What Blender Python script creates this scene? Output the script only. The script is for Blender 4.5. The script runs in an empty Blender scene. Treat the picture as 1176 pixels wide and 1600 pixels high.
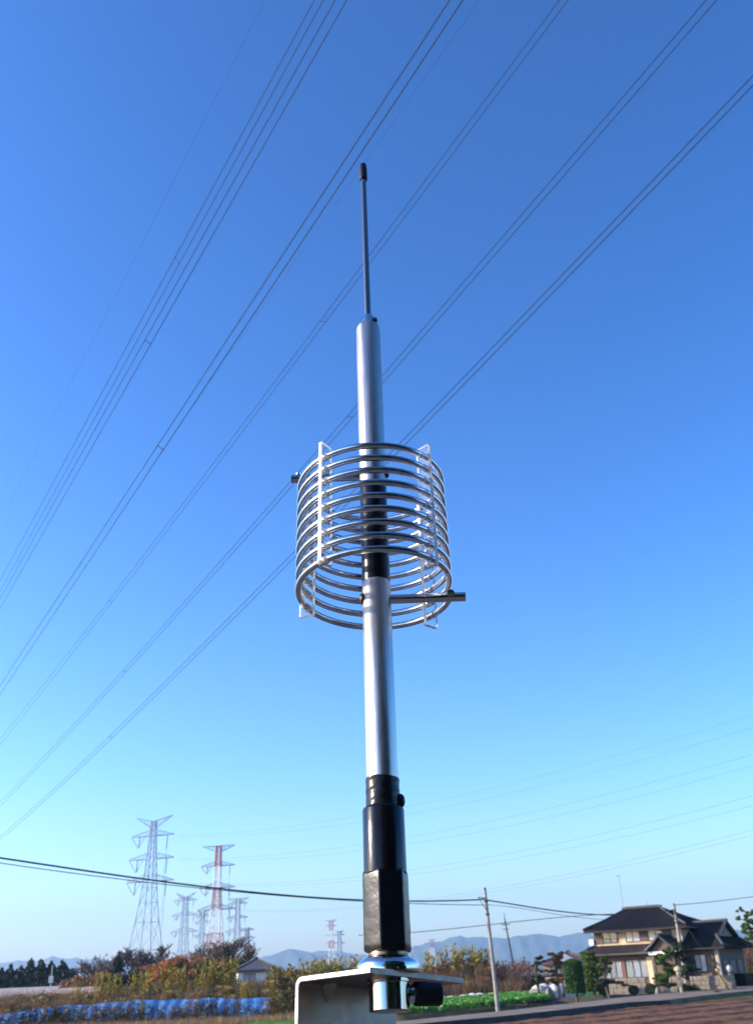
import bpy, math, random
import numpy as np
from mathutils import Vector, Matrix
random.seed(7)
SC = bpy.context.scene
COL = SC.collection
rad = math.radians

# ------------------------------------------------------------------ camera
F, HOR, CH = 1420.0, 1520.0, 2.7          # focal length in photo pixels, horizon row, eye height
PITCH = math.atan((HOR - 800) / F); ROLL = rad(2.5)
FWD = Vector((0, math.cos(PITCH), math.sin(PITCH)))
UP0 = Vector((0, -math.sin(PITCH), math.cos(PITCH))); R0 = Vector((1, 0, 0))
CR = math.cos(ROLL) * R0 - math.sin(ROLL) * UP0
CU = math.sin(ROLL) * R0 + math.cos(ROLL) * UP0
CAM = Vector((0, 0, CH))
cd = bpy.data.cameras.new('camera'); cam = bpy.data.objects.new('camera', cd); COL.objects.link(cam)
M3 = Matrix((CR, CU, -FWD)).transposed()
cam.matrix_world = Matrix.Translation(CAM) @ M3.to_4x4()
cd.sensor_fit = 'VERTICAL'; cd.sensor_height = 36; cd.lens = F / 1600 * 36
cd.clip_start = .05; cd.clip_end = 40000
cd.dof.use_dof = True; cd.dof.focus_distance = .86; cd.dof.aperture_fstop = 20
SC.camera = cam

# ------------------------------------------------------------------ sky, sun, exposure
SUN_EL, SUN_AZ = rad(23), rad(-95)       # azimuth from +Y (view direction), clockwise positive
SKYV = 11.6
w = bpy.data.worlds.new('World'); SC.world = w; w.use_nodes = True
nt = w.node_tree; nt.nodes.clear()
sky = nt.nodes.new('ShaderNodeTexSky'); sky.sky_type = 'NISHITA'; sky.sun_disc = False
sky.sun_elevation = SUN_EL; sky.sun_rotation = SUN_AZ
sky.altitude = 60; sky.air_density = 1.15; sky.dust_density = .9; sky.ozone_density = 3.2
bg = nt.nodes.new('ShaderNodeBackground'); bg.inputs[1].default_value = .15
out = nt.nodes.new('ShaderNodeOutputWorld')
gm = nt.nodes.new('ShaderNodeGamma'); gm.inputs[1].default_value = 1.55
pre = nt.nodes.new('ShaderNodeVectorMath'); pre.operation = 'SCALE'; pre.inputs[3].default_value = .15
post = nt.nodes.new('ShaderNodeVectorMath'); post.operation = 'SCALE'; post.inputs[3].default_value = SKYV
hs_ = nt.nodes.new('ShaderNodeHueSaturation'); hs_.inputs['Saturation'].default_value = 1.14
nt.links.new(sky.outputs[0], pre.inputs[0]); nt.links.new(pre.outputs[0], gm.inputs[0]); nt.links.new(gm.outputs[0], hs_.inputs['Color']); nt.links.new(hs_.outputs[0], post.inputs[0])
tint = nt.nodes.new('ShaderNodeVectorMath'); tint.operation = 'MULTIPLY'; tint.inputs[1].default_value = (.93, .915, 1.04)
nt.links.new(post.outputs[0], tint.inputs[0]); nt.links.new(tint.outputs[0], bg.inputs[0]); nt.links.new(bg.outputs[0], out.inputs[0])
sd = bpy.data.lights.new('sun', 'SUN'); sd.energy = 5.0; sd.angle = rad(.53); sd.color = (1, .87, .69)
sun = bpy.data.objects.new('sun', sd); COL.objects.link(sun)
SUNV = Vector((math.sin(SUN_AZ) * math.cos(SUN_EL), math.cos(SUN_AZ) * math.cos(SUN_EL), math.sin(SUN_EL)))
sun.rotation_euler = SUNV.to_track_quat('Z', 'Y').to_euler(); sun.location = (0, 0, 50)
vs = SC.view_settings; vs.view_transform = 'Standard'; vs.look = 'None'; vs.gamma = 1; vs.use_curve_mapping = False
vs.exposure = .78
SC.cycles.max_bounces = 10; SC.cycles.transmission_bounces = 10; SC.cycles.transparent_max_bounces = 16
SC.cycles.volume_bounces = 0

# ------------------------------------------------------------------ helpers
def ray(x, y):
    x, y = float(x), float(y); return (x - 588) / F * CR + (800 - y) / F * CU + FWD
def at(x, y, D):
    D = float(D)
    d = ray(x, y); return CAM + d * (D / d.y)
def G(x, y, z=0):
    d = ray(x, y); return CAM + d * ((z - CH) / d.z)

def sock(n, name, v):
    if name in n.inputs: n.inputs[name].default_value = v
MATS = {}
def mat(name, col, rough=.7, metal=0., var=.0, vscale=3., bump=0., bscale=20., island=0., spec=.5, trans=0., sub=None, coords='Object', col2=None, stretch=None, coat=0., bdist=.02, rvar=None):
    if name in MATS: return MATS[name]
    m = bpy.data.materials.new(name); m.use_nodes = True; t = m.node_tree; b = t.nodes['Principled BSDF']
    sock(b, 'Base Color', (*col, 1)); sock(b, 'Roughness', rough); sock(b, 'Metallic', metal); sock(b, 'Specular IOR Level', spec)
    sock(b, 'Coat Weight', coat)
    tc = t.nodes.new('ShaderNodeTexCoord'); src = tc.outputs[coords]
    if stretch:
        mp = t.nodes.new('ShaderNodeMapping'); mp.inputs['Scale'].default_value = stretch
        t.links.new(src, mp.inputs[0]); src = mp.outputs[0]
    cur = None
    if var > 0 or col2:
        nz = t.nodes.new('ShaderNodeTexNoise'); nz.inputs['Scale'].default_value = vscale; nz.inputs['Detail'].default_value = 6
        t.links.new(src, nz.inputs['Vector'])
        rp = t.nodes.new('ShaderNodeValToRGB')
        a = [max(0, c * (1 - var)) for c in col]; c2 = col2 if col2 else [min(1, c * (1 + var)) for c in col]
        rp.color_ramp.elements[0].position = .32; rp.color_ramp.elements[1].position = .68
        rp.color_ramp.elements[0].color = (*a, 1); rp.color_ramp.elements[1].color = (*c2, 1)
        t.links.new(nz.outputs[0], rp.inputs[0]); cur = rp.outputs[0]
    if island > 0:
        ge = t.nodes.new('ShaderNodeNewGeometry'); hs = t.nodes.new('ShaderNodeHueSaturation')
        mr = t.nodes.new('ShaderNodeMapRange'); mr.inputs[3].default_value = 1 - island; mr.inputs[4].default_value = 1 + island
        t.links.new(ge.outputs['Random Per Island'], mr.inputs[0]); t.links.new(mr.outputs[0], hs.inputs['Value'])
        m2 = t.nodes.new('ShaderNodeMapRange'); m2.inputs[3].default_value = .47; m2.inputs[4].default_value = .53
        mm = t.nodes.new('ShaderNodeMath'); mm.operation = 'FRACT'; mu = t.nodes.new('ShaderNodeMath'); mu.operation = 'MULTIPLY'; mu.inputs[1].default_value = 17.3
        t.links.new(ge.outputs['Random Per Island'], mu.inputs[0]); t.links.new(mu.outputs[0], mm.inputs[0]); t.links.new(mm.outputs[0], m2.inputs[0])
        t.links.new(m2.outputs[0], hs.inputs['Hue'])
        if cur is None: hs.inputs['Color'].default_value = (*col, 1)
        else: t.links.new(cur, hs.inputs['Color'])
        cur = hs.outputs[0]
    if cur is not None: t.links.new(cur, b.inputs['Base Color'])
    if bump > 0:
        nb = t.nodes.new('ShaderNodeTexNoise'); nb.inputs['Scale'].default_value = bscale; nb.inputs['Detail'].default_value = 5
        t.links.new(src, nb.inputs['Vector'])
        bp = t.nodes.new('ShaderNodeBump'); bp.inputs['Strength'].default_value = bump; bp.inputs['Distance'].default_value = bdist
        t.links.new(nb.outputs[0], bp.inputs['Height']); t.links.new(bp.outputs[0], b.inputs['Normal'])
    if trans > 0:   # thin leaf: part of the light passes through
        tr = t.nodes.new('ShaderNodeBsdfTranslucent'); mx = t.nodes.new('ShaderNodeMixShader'); mx.inputs[0].default_value = trans
        if cur is not None: t.links.new(cur, tr.inputs[0])
        else: tr.inputs[0].default_value = (*col, 1)
        o = t.nodes['Material Output']
        t.links.new(b.outputs[0], mx.inputs[1]); t.links.new(tr.outputs[0], mx.inputs[2]); t.links.new(mx.outputs[0], o.inputs[0])
    if rvar:
        nr_ = t.nodes.new('ShaderNodeTexNoise'); nr_.inputs['Scale'].default_value = rvar[1]; nr_.inputs['Detail'].default_value = 8; nr_.inputs['Roughness'].default_value = .7; t.links.new(src, nr_.inputs['Vector'])
        mq = t.nodes.new('ShaderNodeMapRange'); mq.inputs[1].default_value = .3; mq.inputs[2].default_value = .7; mq.inputs[3].default_value = max(.02, rough - rvar[0]); mq.inputs[4].default_value = rough + rvar[0]
        t.links.new(nr_.outputs[0], mq.inputs[0]); t.links.new(mq.outputs[0], b.inputs['Roughness'])
    MATS[name] = m; return m

class MB:
    def __init__(s): s.v = []; s.f = []; s.mi = []; s.cur = 0
    def add(s, vs, fs):
        o = len(s.v); s.v += [tuple(v) for v in vs]; s.f += [tuple(i + o for i in f) for f in fs]; s.mi += [s.cur] * len(fs)
    def box(s, c, d, M=None):
        x, y, z = d[0] / 2, d[1] / 2, d[2] / 2
        vs = [Vector((a * x, b * y, e * z)) for a in (-1, 1) for b in (-1, 1) for e in (-1, 1)]
        if M: vs = [M @ v for v in vs]
        c = Vector(c)
        s.add([v + c for v in vs], [(0, 1, 3, 2), (4, 6, 7, 5), (0, 4, 5, 1), (2, 3, 7, 6), (0, 2, 6, 4), (1, 5, 7, 3)])
    def box2(s, a, b):
        s.box([(a[i] + b[i]) / 2 for i in range(3)], [abs(b[i] - a[i]) for i in range(3)])
    def tube(s, pts, r, n=8, closed=False, cap=True):
        pts = [Vector(p) for p in pts]; k = len(pts)
        rr = r if isinstance(r, (list, tuple)) else [r] * k
        prev = None; vs = []
        for i, p in enumerate(pts):
            if closed: t = pts[(i + 1) % k] - pts[i - 1]
            else: t = pts[min(i + 1, k - 1)] - pts[max(i - 1, 0)]
            t.normalize()
            if prev is None:
                a = Vector((0, 0, 1)) if abs(t.z) < .9 else Vector((1, 0, 0)); u = t.cross(a).normalized()
            else:
                u = (prev - t * prev.dot(t)).normalized()
            prev = u; v = t.cross(u)
            for j in range(n):
                an = 2 * math.pi * j / n; vs.append(p + rr[i] * (math.cos(an) * u + math.sin(an) * v))
        fs = []
        for i in range(k - 1 if not closed else k):
            for j in range(n):
                a = i * n + j; b = i * n + (j + 1) % n; i2 = (i + 1) % k
                fs.append((a, b, i2 * n + (j + 1) % n, i2 * n + j))
        if cap and not closed: fs += [tuple(range(n))[::-1], tuple((k - 1) * n + j for j in range(n))]
        s.add(vs, fs)
    def lathe(s, prof, n=48, M=None, ph=0, cap=True):
        vs = []; 
        for r, z in prof:
            for j in range(n):
                a = 2 * math.pi * j / n + ph; v = Vector((r * math.cos(a), r * math.sin(a), z)); vs.append(M @ v if M else v)
        fs = []
        for i in range(len(prof) - 1):
            for j in range(n): fs.append((i * n + j, i * n + (j + 1) % n, (i + 1) * n + (j + 1) % n, (i + 1) * n + j))
        if cap: fs += [tuple(range(n))[::-1], tuple((len(prof) - 1) * n + j for j in range(n))]
        s.add(vs, fs)
    def quadslab(s, P, t):
        """4 corners (ccw from above) extruded down by t"""
        P = [Vector(p) for p in P]; n = (P[1] - P[0]).cross(P[-1] - P[0]).normalized()
        k = len(P); Q = [p - n * t for p in P]
        s.add(P + Q, [tuple(range(k)), tuple(range(2 * k - 1, k - 1, -1))] + [(i, k + i, k + (i + 1) % k, (i + 1) % k) for i in range(k)])
    def build(s, name, mats, parent=None, smooth=False, loc=None):
        me = bpy.data.meshes.new(name); me.from_pydata(s.v, [], s.f); 
        if not isinstance(mats, (list, tuple)): mats = [mats]
        for m in mats: me.materials.append(m)
        if len(mats) > 1: me.polygons.foreach_set('material_index', s.mi)
        if smooth: me.polygons.foreach_set('use_smooth', [len(f) <= 4 for f in s.f])
        if smooth: me.update(calc_edges=True); me.set_sharp_from_angle(angle=rad(38))
        me.update(); o = bpy.data.objects.new(name, me); COL.objects.link(o)
        if parent: o.parent = parent
        if loc is not None: o.location = loc
        return o
def tag(o, label=None, cat=None, group=None, kind=None):
    if label: o['label'] = label
    if cat: o['category'] = cat
    if group: o['group'] = group
    if kind: o['kind'] = kind
    return o
def empty(name, loc=(0, 0, 0), rz=0):
    o = bpy.data.objects.new(name, None); COL.objects.link(o); o.location = loc; o.rotation_euler = (0, 0, rz); o.empty_display_size = .1; return o
def copy_tree(o, parent=None):
    c = o.copy(); COL.objects.link(c); c.parent = parent
    for ch in [x for x in bpy.data.objects if x.parent == o]: copy_tree(ch, c)
    return c
def npmesh(name, V, Fq, m, parent=None, loc=None, smooth=False):
    me = bpy.data.meshes.new(name); V = np.asarray(V, np.float32); Fq = np.asarray(Fq, np.int32); k = Fq.shape[1]
    me.vertices.add(len(V)); me.vertices.foreach_set('co', V.ravel())
    me.loops.add(Fq.size); me.loops.foreach_set('vertex_index', Fq.ravel())
    me.polygons.add(len(Fq)); me.polygons.foreach_set('loop_start', np.arange(0, Fq.size, k, dtype=np.int32))
    me.polygons.foreach_set('loop_total', np.full(len(Fq), k, np.int32))
    if smooth: me.polygons.foreach_set('use_smooth', np.ones(len(Fq), bool))
    me.materials.append(m); me.update(calc_edges=True); me.validate()
    o = bpy.data.objects.new(name, me); COL.objects.link(o)
    if parent: o.parent = parent
    if loc is not None: o.location = loc
    return o
RNG = np.random.default_rng(11)
def leafquads(C, size, up=.0, asp=.55, curl=.2):
    """leaf-sized diamonds at the points C"""
    n = len(C); C = np.asarray(C)
    a = RNG.normal(size=(n, 3)); a[:, 2] += up; a /= np.linalg.norm(a, axis=1, keepdims=True)
    b = np.cross(a, RNG.normal(size=(n, 3))); b /= np.linalg.norm(b, axis=1, keepdims=True) + 1e-9
    sz = size * RNG.uniform(.6, 1.35, (n, 1))
    V = np.stack([C - a * sz, C + b * sz * asp, C + a * sz, C - b * sz * asp], 1).reshape(-1, 3)
    return V, np.arange(4 * n).reshape(-1, 4)
def blobpts(n, blobs, shell=.55):
    """points in a list of (x,y,z,rx,ry,rz), denser near each surface"""
    wts = np.array([b[3] * b[4] * b[5] for b in blobs]) ** .75; wts /= wts.sum()
    idx = RNG.choice(len(blobs), n, p=wts); B = np.array(blobs)[idx]
    d = RNG.normal(size=(n, 3)); d /= np.linalg.norm(d, axis=1, keepdims=True)
    r = RNG.uniform(shell, 1.06, (n, 1)) ** .8 * (1 + .12 * RNG.normal(size=(n, 1)))
    return B[:, :3] + d * r * B[:, 3:]
def noise2(x, y, s=1.0):
    return (np.sin(x * 1.7 * s + 1.3) * np.cos(y * 1.3 * s - .4) + .5 * np.sin(x * 3.9 * s + y * 2.2 * s) + .27 * np.sin(x * 8.1 * s - y * 6.3 * s + 2) + .15 * np.sin(17 * x * s + 3 * y * s)) / 1.6

# ------------------------------------------------------------------ ground, field, road, mountains
m_ground = mat('ground_soil_grass', (.075, .07, .035), .95, var=.35, vscale=.15, bump=.6, bscale=2., coords='Object', col2=(.13, .10, .055))
mb = MB(); mb.add([(-9380, -990, 0), (9380, -990, 0), (9380, 9680, 0), (-9380, 9680, 0)], [(0, 1, 2, 3)])
tag(mb.build('ground', m_ground), kind='structure')
mb = MB(); mb.lathe([(24, .004), (24, .008)], 64); tag(mb.build('added_reflection_ground', mat('added_reflection_grey', (.05, .052, .058), .9, var=.4, vscale=9, bump=.6, bscale=30)), kind='structure')  # unseen grey disc added round the viewpoint to cool and darken metal reflections

RD = (G(1120, 1560) - G(640, 1600)); RD.z = 0; RDn = RD.normalized()        # the road runs off to the right
RN = Vector((-RDn.y, RDn.x, 0))                                              # away from the camera
ORG = G(640, 1602)
def rp(s, t, z=0): return ORG + RDn * s + RN * t + Vector((0, 0, z))
def st(p):
    d = Vector(p) - ORG; return d.dot(RDn), d.dot(RN)
if 1:
    # road surface: a slab of old concrete with a low edge wall on the field side
    p_up0, p_up1 = G(640, 1594), G(980, 1558); p_lo0, p_lo1 = G(640, 1601), G(980, 1566)
    t_up = (st(p_up0)[1] + st(p_up1)[1]) / 2; t_lo = (st(p_lo0)[1] + st(p_lo1)[1]) / 2
m_road = mat('road_concrete', (.17, .125, .085), .9, var=.3, vscale=.5, bump=.3, bscale=8)
mb = MB(); P = [G(x_, y_, .44) for x_, y_ in ((600, 1604), (800, 1586), (980, 1566), (1045, 1562), (1110, 1554), (1250, 1540), (1250, 1532), (1176, 1537), (1060, 1550), (980, 1557.5), (800, 1578), (600, 1598))]; _P = [G(600, 1604), G(800, 1586), G(980, 1566), G(1045, 1562), G(1110, 1554), G(1250, 1540), G(1250, 1532), G(1176, 1537), G(1060, 1550), G(980, 1557.5), G(800, 1578), G(600, 1598)]
zl = .44
mb.quadslab([Vector((p.x, p.y, zl)) for p in P], .5)
o = tag(mb.build('road', m_road), kind='structure')
# dark retaining edge board between road and field
m_board = mat('dark_edge_wall', (.035, .03, .028), .9, var=.3, vscale=2, bump=.4, bscale=10)
mb = MB(); eb = [G(600, 1611), G(800, 1592), G(980, 1571.5), G(1043, 1565)]; et = [G(600, 1604.3, .44), G(800, 1586.3, .44), G(980, 1566.2, .44), G(1044, 1562.2, .44)]
for i in range(3):
    a, b = eb[i], eb[i + 1]; c, d = et[i + 1], et[i]
    mb.add([(d.x + .12, d.y - .1, -.1), (c.x + .12, c.y - .1, -.1), (c.x + .05, c.y - .05, .435), (d.x + .05, d.y - .05, .435), (d.x - .1, d.y + .1, -.1), (c.x - .1, c.y + .1, -.1), (d.x - .02, d.y + .02, .430), (c.x - .02, c.y + .02, .430)], [(0, 1, 2, 3), (3, 2, 7, 6)])
tag(mb.build('edge_wall', m_board), 'low dark retaining wall along the near edge of the grey farm road', 'wall')

# ploughed field with long furrows
m_soil = mat('ploughed_soil', (.085, .029, .007), .95, var=.35, vscale=.9, bump=.8, bscale=5, col2=(.20, .075, .02), bdist=.1)
fa, fb = G(600, 1613), G(1176, 1560); fd = (fb - fa); fd.z = 0; fd.normalize(); fn = Vector((fd.y, -fd.x, 0))
us = np.linspace(-30, 90, 260); vs_ = np.linspace(0, 42, 330)
Ug, Vg = np.meshgrid(us, vs_, indexing='ij')
ph_ = Vg * 2 * math.pi / 3.1 + .25 * noise2(Ug * .15, Vg * .1); hgt = .10 * np.clip(np.sin(ph_) * 2.6 + 1.5, -1, 1) + .03 * noise2(Ug * 1.7, Vg * 2.3) + .014 * RNG.normal(size=Ug.shape)
hgt = hgt * np.clip(Vg / 1.5, 0, 1) + .08
XY = np.stack([fa.x + fd.x * Ug + fn.x * Vg, fa.y + fd.y * Ug + fn.y * Vg, hgt], -1).reshape(-1, 3)
ni, nj = Ug.shape; I = np.arange(ni * nj).reshape(ni, nj)
Q = np.stack([I[:-1, :-1], I[:-1, 1:], I[1:, 1:], I[1:, :-1]], -1).reshape(-1, 4)
tag(npmesh('field', XY, Q, m_soil), kind='structure')

def strip_pts(pxs, n, jitter=0):
    """random ground points inside the quad strip given by photo pixel pairs (near, far)"""
    out = []; segs = []
    for (a, b), (c, d) in zip(pxs[:-1], pxs[1:]):
        A, B, Cc, D = G(*a), G(*b), G(*c), G(*d); segs.append((A, B, Cc, D, ((Cc - A).length + (D - B).length) * ((B - A).length + (D - Cc).length)))
    W = np.array([s[4] for s in segs]); W /= W.sum()
    for k in RNG.choice(len(segs), n, p=W):
        A, B, Cc, D, _ = segs[k]; u, v = random.random(), random.random()
        out.append(((A * (1 - u) + Cc * u) * (1 - v) + (B * (1 - u) + D * u) * v))
    return np.array([tuple(p) for p in out])
m_grass = mat('verge_grass', (.07, .12, .03), .8, island=.35, trans=.25)
g = strip_pts([((600, 1616), (600, 1611)), ((800, 1597), (800, 1592)), ((980, 1580), (980, 1571.5)), ((1045, 1575), (1048, 1562)), ((1176, 1560), (1176, 1543)), ((1240, 1553), (1240, 1538))], 70000)
def blades(P, h, wd, lean=.35):
    n = len(P); hh = h * RNG.uniform(.5, 1.3, (n, 1)); a = RNG.uniform(0, 6.283, n); s = np.stack([np.cos(a), np.sin(a), 0 * a], 1) * wd
    tip = P + np.concatenate([RNG.normal(0, lean, (n, 2)) * hh, hh], 1)
    V = np.stack([P - s, P + s, tip], 1).reshape(-1, 3); return V, np.arange(3 * n).reshape(-1, 3)
V, Fq = blades(g, .2, .03)
tag(npmesh('grass', V, Fq, m_grass), 'short green grass verge between farm road and ploughed field', 'grass', kind='stuff')

# mountains: ridged relief following the skyline of the photo, each range at its own distance
def range_mesh(name, D, prof, depth, m, seed):
    xs = np.linspace(prof[0][0], prof[-1][0], 340); ys = np.interp(xs, [p[0] for p in prof], [p[1] for p in prof])
    n = 36; V = []
    for i, (x, y) in enumerate(zip(xs, ys)):
        top = at(x, y, D)
        hz = top.z + 1.6 * math.sin(x * .35 + seed) + 1.6 * float(noise2(x * .11, seed, 1.3)) + 1. * math.sin(x * 1.1)
        for j in range(n):
            t = j / (n - 1) * 2 - 1          # -1 front foot, 0 crest, 1 back foot
            sc = 1 + t * depth / D
            prof_h = max(0, 1 - abs(t)) ** 1.1
            rid = 1 + abs(t) * (1 - abs(t)) * (.5 * float(noise2(x * .045 + seed, t * 1.5, 1.)) + .35 * math.sin(x * .16 + 2.5 * math.sin(x * .037 + seed) + t * 4))
            V.append((top.x * sc, top.y * sc, max(-2, hz * prof_h * rid - 2)))
    I = np.arange(len(xs) * n).reshape(len(xs), n)
    Q = np.stack([I[:-1, :-1], I[1:, :-1], I[1:, 1:], I[:-1, 1:]], -1).reshape(-1, 4)
    return tag(npmesh(name, V, Q, m, smooth=True), kind='structure')
m_mt = mat('forested_mountain', (.035, .06, .045), .95, var=.4, vscale=.004, coords='Object')
range_mesh('mountains', 7400, [(330, 1515), (380, 1502), (420, 1492), (442, 1483), (455, 1481), (475, 1484), (500, 1492), (540, 1494), (580, 1492), (610, 1487), (640, 1479), (665, 1472), (690, 1468), (706, 1463), (718, 1460), (730, 1463), (748, 1461), (762, 1463), (790, 1464), (815, 1460), (825, 1459), (840, 1456), (856, 1459), (872, 1462), (885, 1459), (905, 1455), (918, 1457), (945, 1464), (990, 1462), (1040, 1458), (1090, 1452), (1130, 1449), (1180, 1455), (1300, 1462)], 900, m_mt, 1)
range_mesh('mountain_range', 8700, [(-120, 1512), (-60, 1506), (0, 1503), (40, 1498), (62, 1500), (84, 1492), (104, 1497), (120, 1494), (135, 1498), (150, 1494), (175, 1500), (200, 1501), (300, 1502), (380, 1500), (470, 1492), (500, 1484), (520, 1483), (560, 1490), (640, 1498)], 700, m_mt, 4)

# haze: one closed box of thin pale air round everything
hz = MB(); hz.box2((-9400, -1000, -1), (9400, 9700, 640))
mh = bpy.data.materials.new('haze_air'); mh.use_nodes = True; t = mh.node_tree; t.nodes.clear()
pv = t.nodes.new('ShaderNodeVolumePrincipled'); pv.inputs['Color'].default_value = (.47, .72, 1, 1); pv.inputs['Density'].default_value = 1.3e-4
pv.inputs['Anisotropy'].default_value = .2
mo = t.nodes.new('ShaderNodeOutputMaterial'); t.links.new(pv.outputs[0], mo.inputs['Volume'])
tag(hz.build('haze', mh), kind='stuff')

# ------------------------------------------------------------------ the antenna
ANT = empty('whip_antenna', (-.00586661, .74, 2.7082885))
az_ = Vector((.00872654, .10452448, .99448403)); ax_ = Vector((0, 1, 0)).cross(az_).normalized(); ay_ = az_.cross(ax_)
AM = Matrix((ax_, ay_, az_)).transposed()
ANT.rotation_mode = 'XYZ'; ANT.rotation_euler = AM.to_euler()
tag(ANT, 'upright aluminium rod antenna with a wide metal coil and black taped base', 'antenna')
m_alu = mat('brushed_aluminium', (.64, .585, .51), .36, 1., var=.06, vscale=40, bump=.2, bscale=60, stretch=(12, 12, .6), bdist=.0006, rvar=(.12, 30))
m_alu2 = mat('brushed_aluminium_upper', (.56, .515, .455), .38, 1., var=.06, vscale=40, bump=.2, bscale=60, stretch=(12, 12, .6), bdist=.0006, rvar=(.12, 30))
m_steel = mat('polished_steel', (.70, .70, .70), .09, 1., var=.05, vscale=30, bump=.01, bscale=40, bdist=.0006)
m_coil = mat('coil_steel', (.68, .69, .72), .15, 1., var=.12, vscale=90, rvar=(.07, 60), bump=.06, bscale=120, bdist=.0006)
m_chrome = mat('chrome', (.8, .8, .8), .05, 1.)
m_insul = mat('black_insulator', (.005, .005, .006), .26, spec=.28, bump=.1, bscale=90, bdist=.001)
m_tape = mat('black_vinyl_tape', (.006, .006, .008), .2, spec=.3, bump=.35, bscale=60, bdist=.002, stretch=(1,1,.35))
m_tape2 = mat('wrinkled_tape', (.009, .010, .013), .27, spec=.3, bump=.45, bscale=60, bdist=.002)
m_rub = mat('rubber_cap', (.008, .008, .009), .45, spec=.3)
m_brass = mat('copper_tip', (.32, .20, .14), .3, 1.)
def ap(name, mb, m, smooth=True, parent=ANT): return mb.build(name, m, parent, smooth=smooth)
def lat(prof, n=48, ph=0):
    b = MB(); b.lathe(prof, n, ph=ph); return b
ap('whip', lat([(.0036, .630), (.0036, .70), (.0033, .893)], 20), mat('dark_whip_steel', (.24, .235, .23), .26, 1.))
ap('rubber_cap', lat([(.0046, .889), (.0050, .8905), (.0049, .906), (.0047, .914), (.0039, .9185), (.002, .9205), (.0003, .921)], 28), m_rub)
ap('collar', lat([(.0078, .631), (.0078, .6465), (.0070, .648), (.0032, .6482)], 36), m_steel)
b = MB(); b.tube([(.0060, -.004, .640), (.0098, -.0052, .640)], .0028, 16); sc = ap('set_screw', b, m_insul)
b = MB(); b.tube([(.0099, -.0052, .640), (.0104, -.00536, .640)], .0017, 6); ap('screw_socket', b, m_brass, parent=sc)
ap('upper_tube', lat([(.0110, .6335), (.0122, .6325), (.0131, .629), (.0131, .4195)]), m_alu2)
ap('insulator_sleeve', lat([(.0128, .4195), (.0129, .4185), (.0129, .3128), (.0128, .312)]), m_insul)
ap('lower_tube', lat([(.0126, .3120), (.0129, .3114), (.0129, .128)]), m_alu)
# taped base in three steps
b = MB(); prof = []
n = 64; rows = 26
vsx = []
for i in range(rows):
    z = .1322 - (.1322 - .106) * i / (rows - 1)
    for j in range(n):
        a = 2 * math.pi * j / n
        r = .0136 + .0002 * math.sin(a * 5 + i * .9) * math.sin(i * .7) + .00016 * math.sin(i * .8 + 2 * a)
        vsx.append((r * math.cos(a), r * math.sin(a), z + .0004 * math.sin(a * 2)))
b.add(vsx, [(i * n + (j + 1) % n, i * n + j, (i + 1) * n + j, (i + 1) * n + (j + 1) % n) for i in range(rows - 1) for j in range(n)])
tw = ap('tape_wrap', b, m_tape2)
b = MB(); b.lathe([(.0004, .0148), (.0035, .0140), (.0053, .0120), (.0058, .0085), (.0056, 0)][::-1], 24, Matrix.Translation((.0036, -.0030, .1135)) @ Matrix.Rotation(rad(90), 4, 'Y') @ Matrix.Diagonal((1.05, .80, .95, 1))); ap('taped_bump', b, m_tape2, parent=tw)
ap('base_sleeve', lat([(.0140, .1098), (.0160, .1085), (.0166, .107), (.0166, .0595)]), m_tape)
b = MB(); n = 6; ph = rad(-90 - 14.5)
# hexagonal foot with soft corners
hexp = []
for k in range(6):
    for dd in (-9, -3, 3, 9):
        a = ph + k * math.pi / 3; c = .0181; t_ = dd / 9 * .0013
        hexp.append((c * math.cos(a) - t_ * math.sin(a) - abs(t_) * .42 * math.cos(a), c * math.sin(a) + t_ * math.cos(a) - abs(t_) * .42 * math.sin(a)))
zs = [(.93, .0612), (.985, .0602), (1, .0575)] + [(1 + .006 * math.sin(q * 2.1), .0575 - q * .0052) for q in range(1, 10)] + [(1.0, .0068), (.96, .0052), (.8, .0046)]
vsx = [(x * s, y * s, z) for s, z in zs for x, y in hexp]; nn = len(hexp)
b.add(vsx, [(i * nn + (j + 1) % nn, i * nn + j, (i + 1) * nn + j, (i + 1) * nn + (j + 1) % nn) for i in range(len(zs) - 1) for j in range(nn)] + [tuple(range(nn))])
ap('taped_hex_foot', b, m_tape2)
ap('contact_ring', lat([(.0142, .0050), (.0146, .0035), (.0142, .0020)]), m_brass)
# coil: 9.5 turns, wound anticlockwise going up
CRd, PT, S0, CX = .0690, .01375, .2975, -.0022
NT = 9.5
def coilp(th):
    th = float(th)
    return Vector((CX + CRd * math.cos(th), CRd * math.sin(th), S0 + PT * th / (2 * math.pi)))
pts = [coilp(th) for th in np.linspace(0, NT * 2 * math.pi, int(NT * 96) + 1)]
pts = [pts[0] + Vector((.0005, -.006, -.001))] + pts + [pts[-1] + Vector((0, .006, .001))]
b = MB(); b.tube(pts, .0031, 14); coil = ap('coil_wire', b, m_coil)
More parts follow.
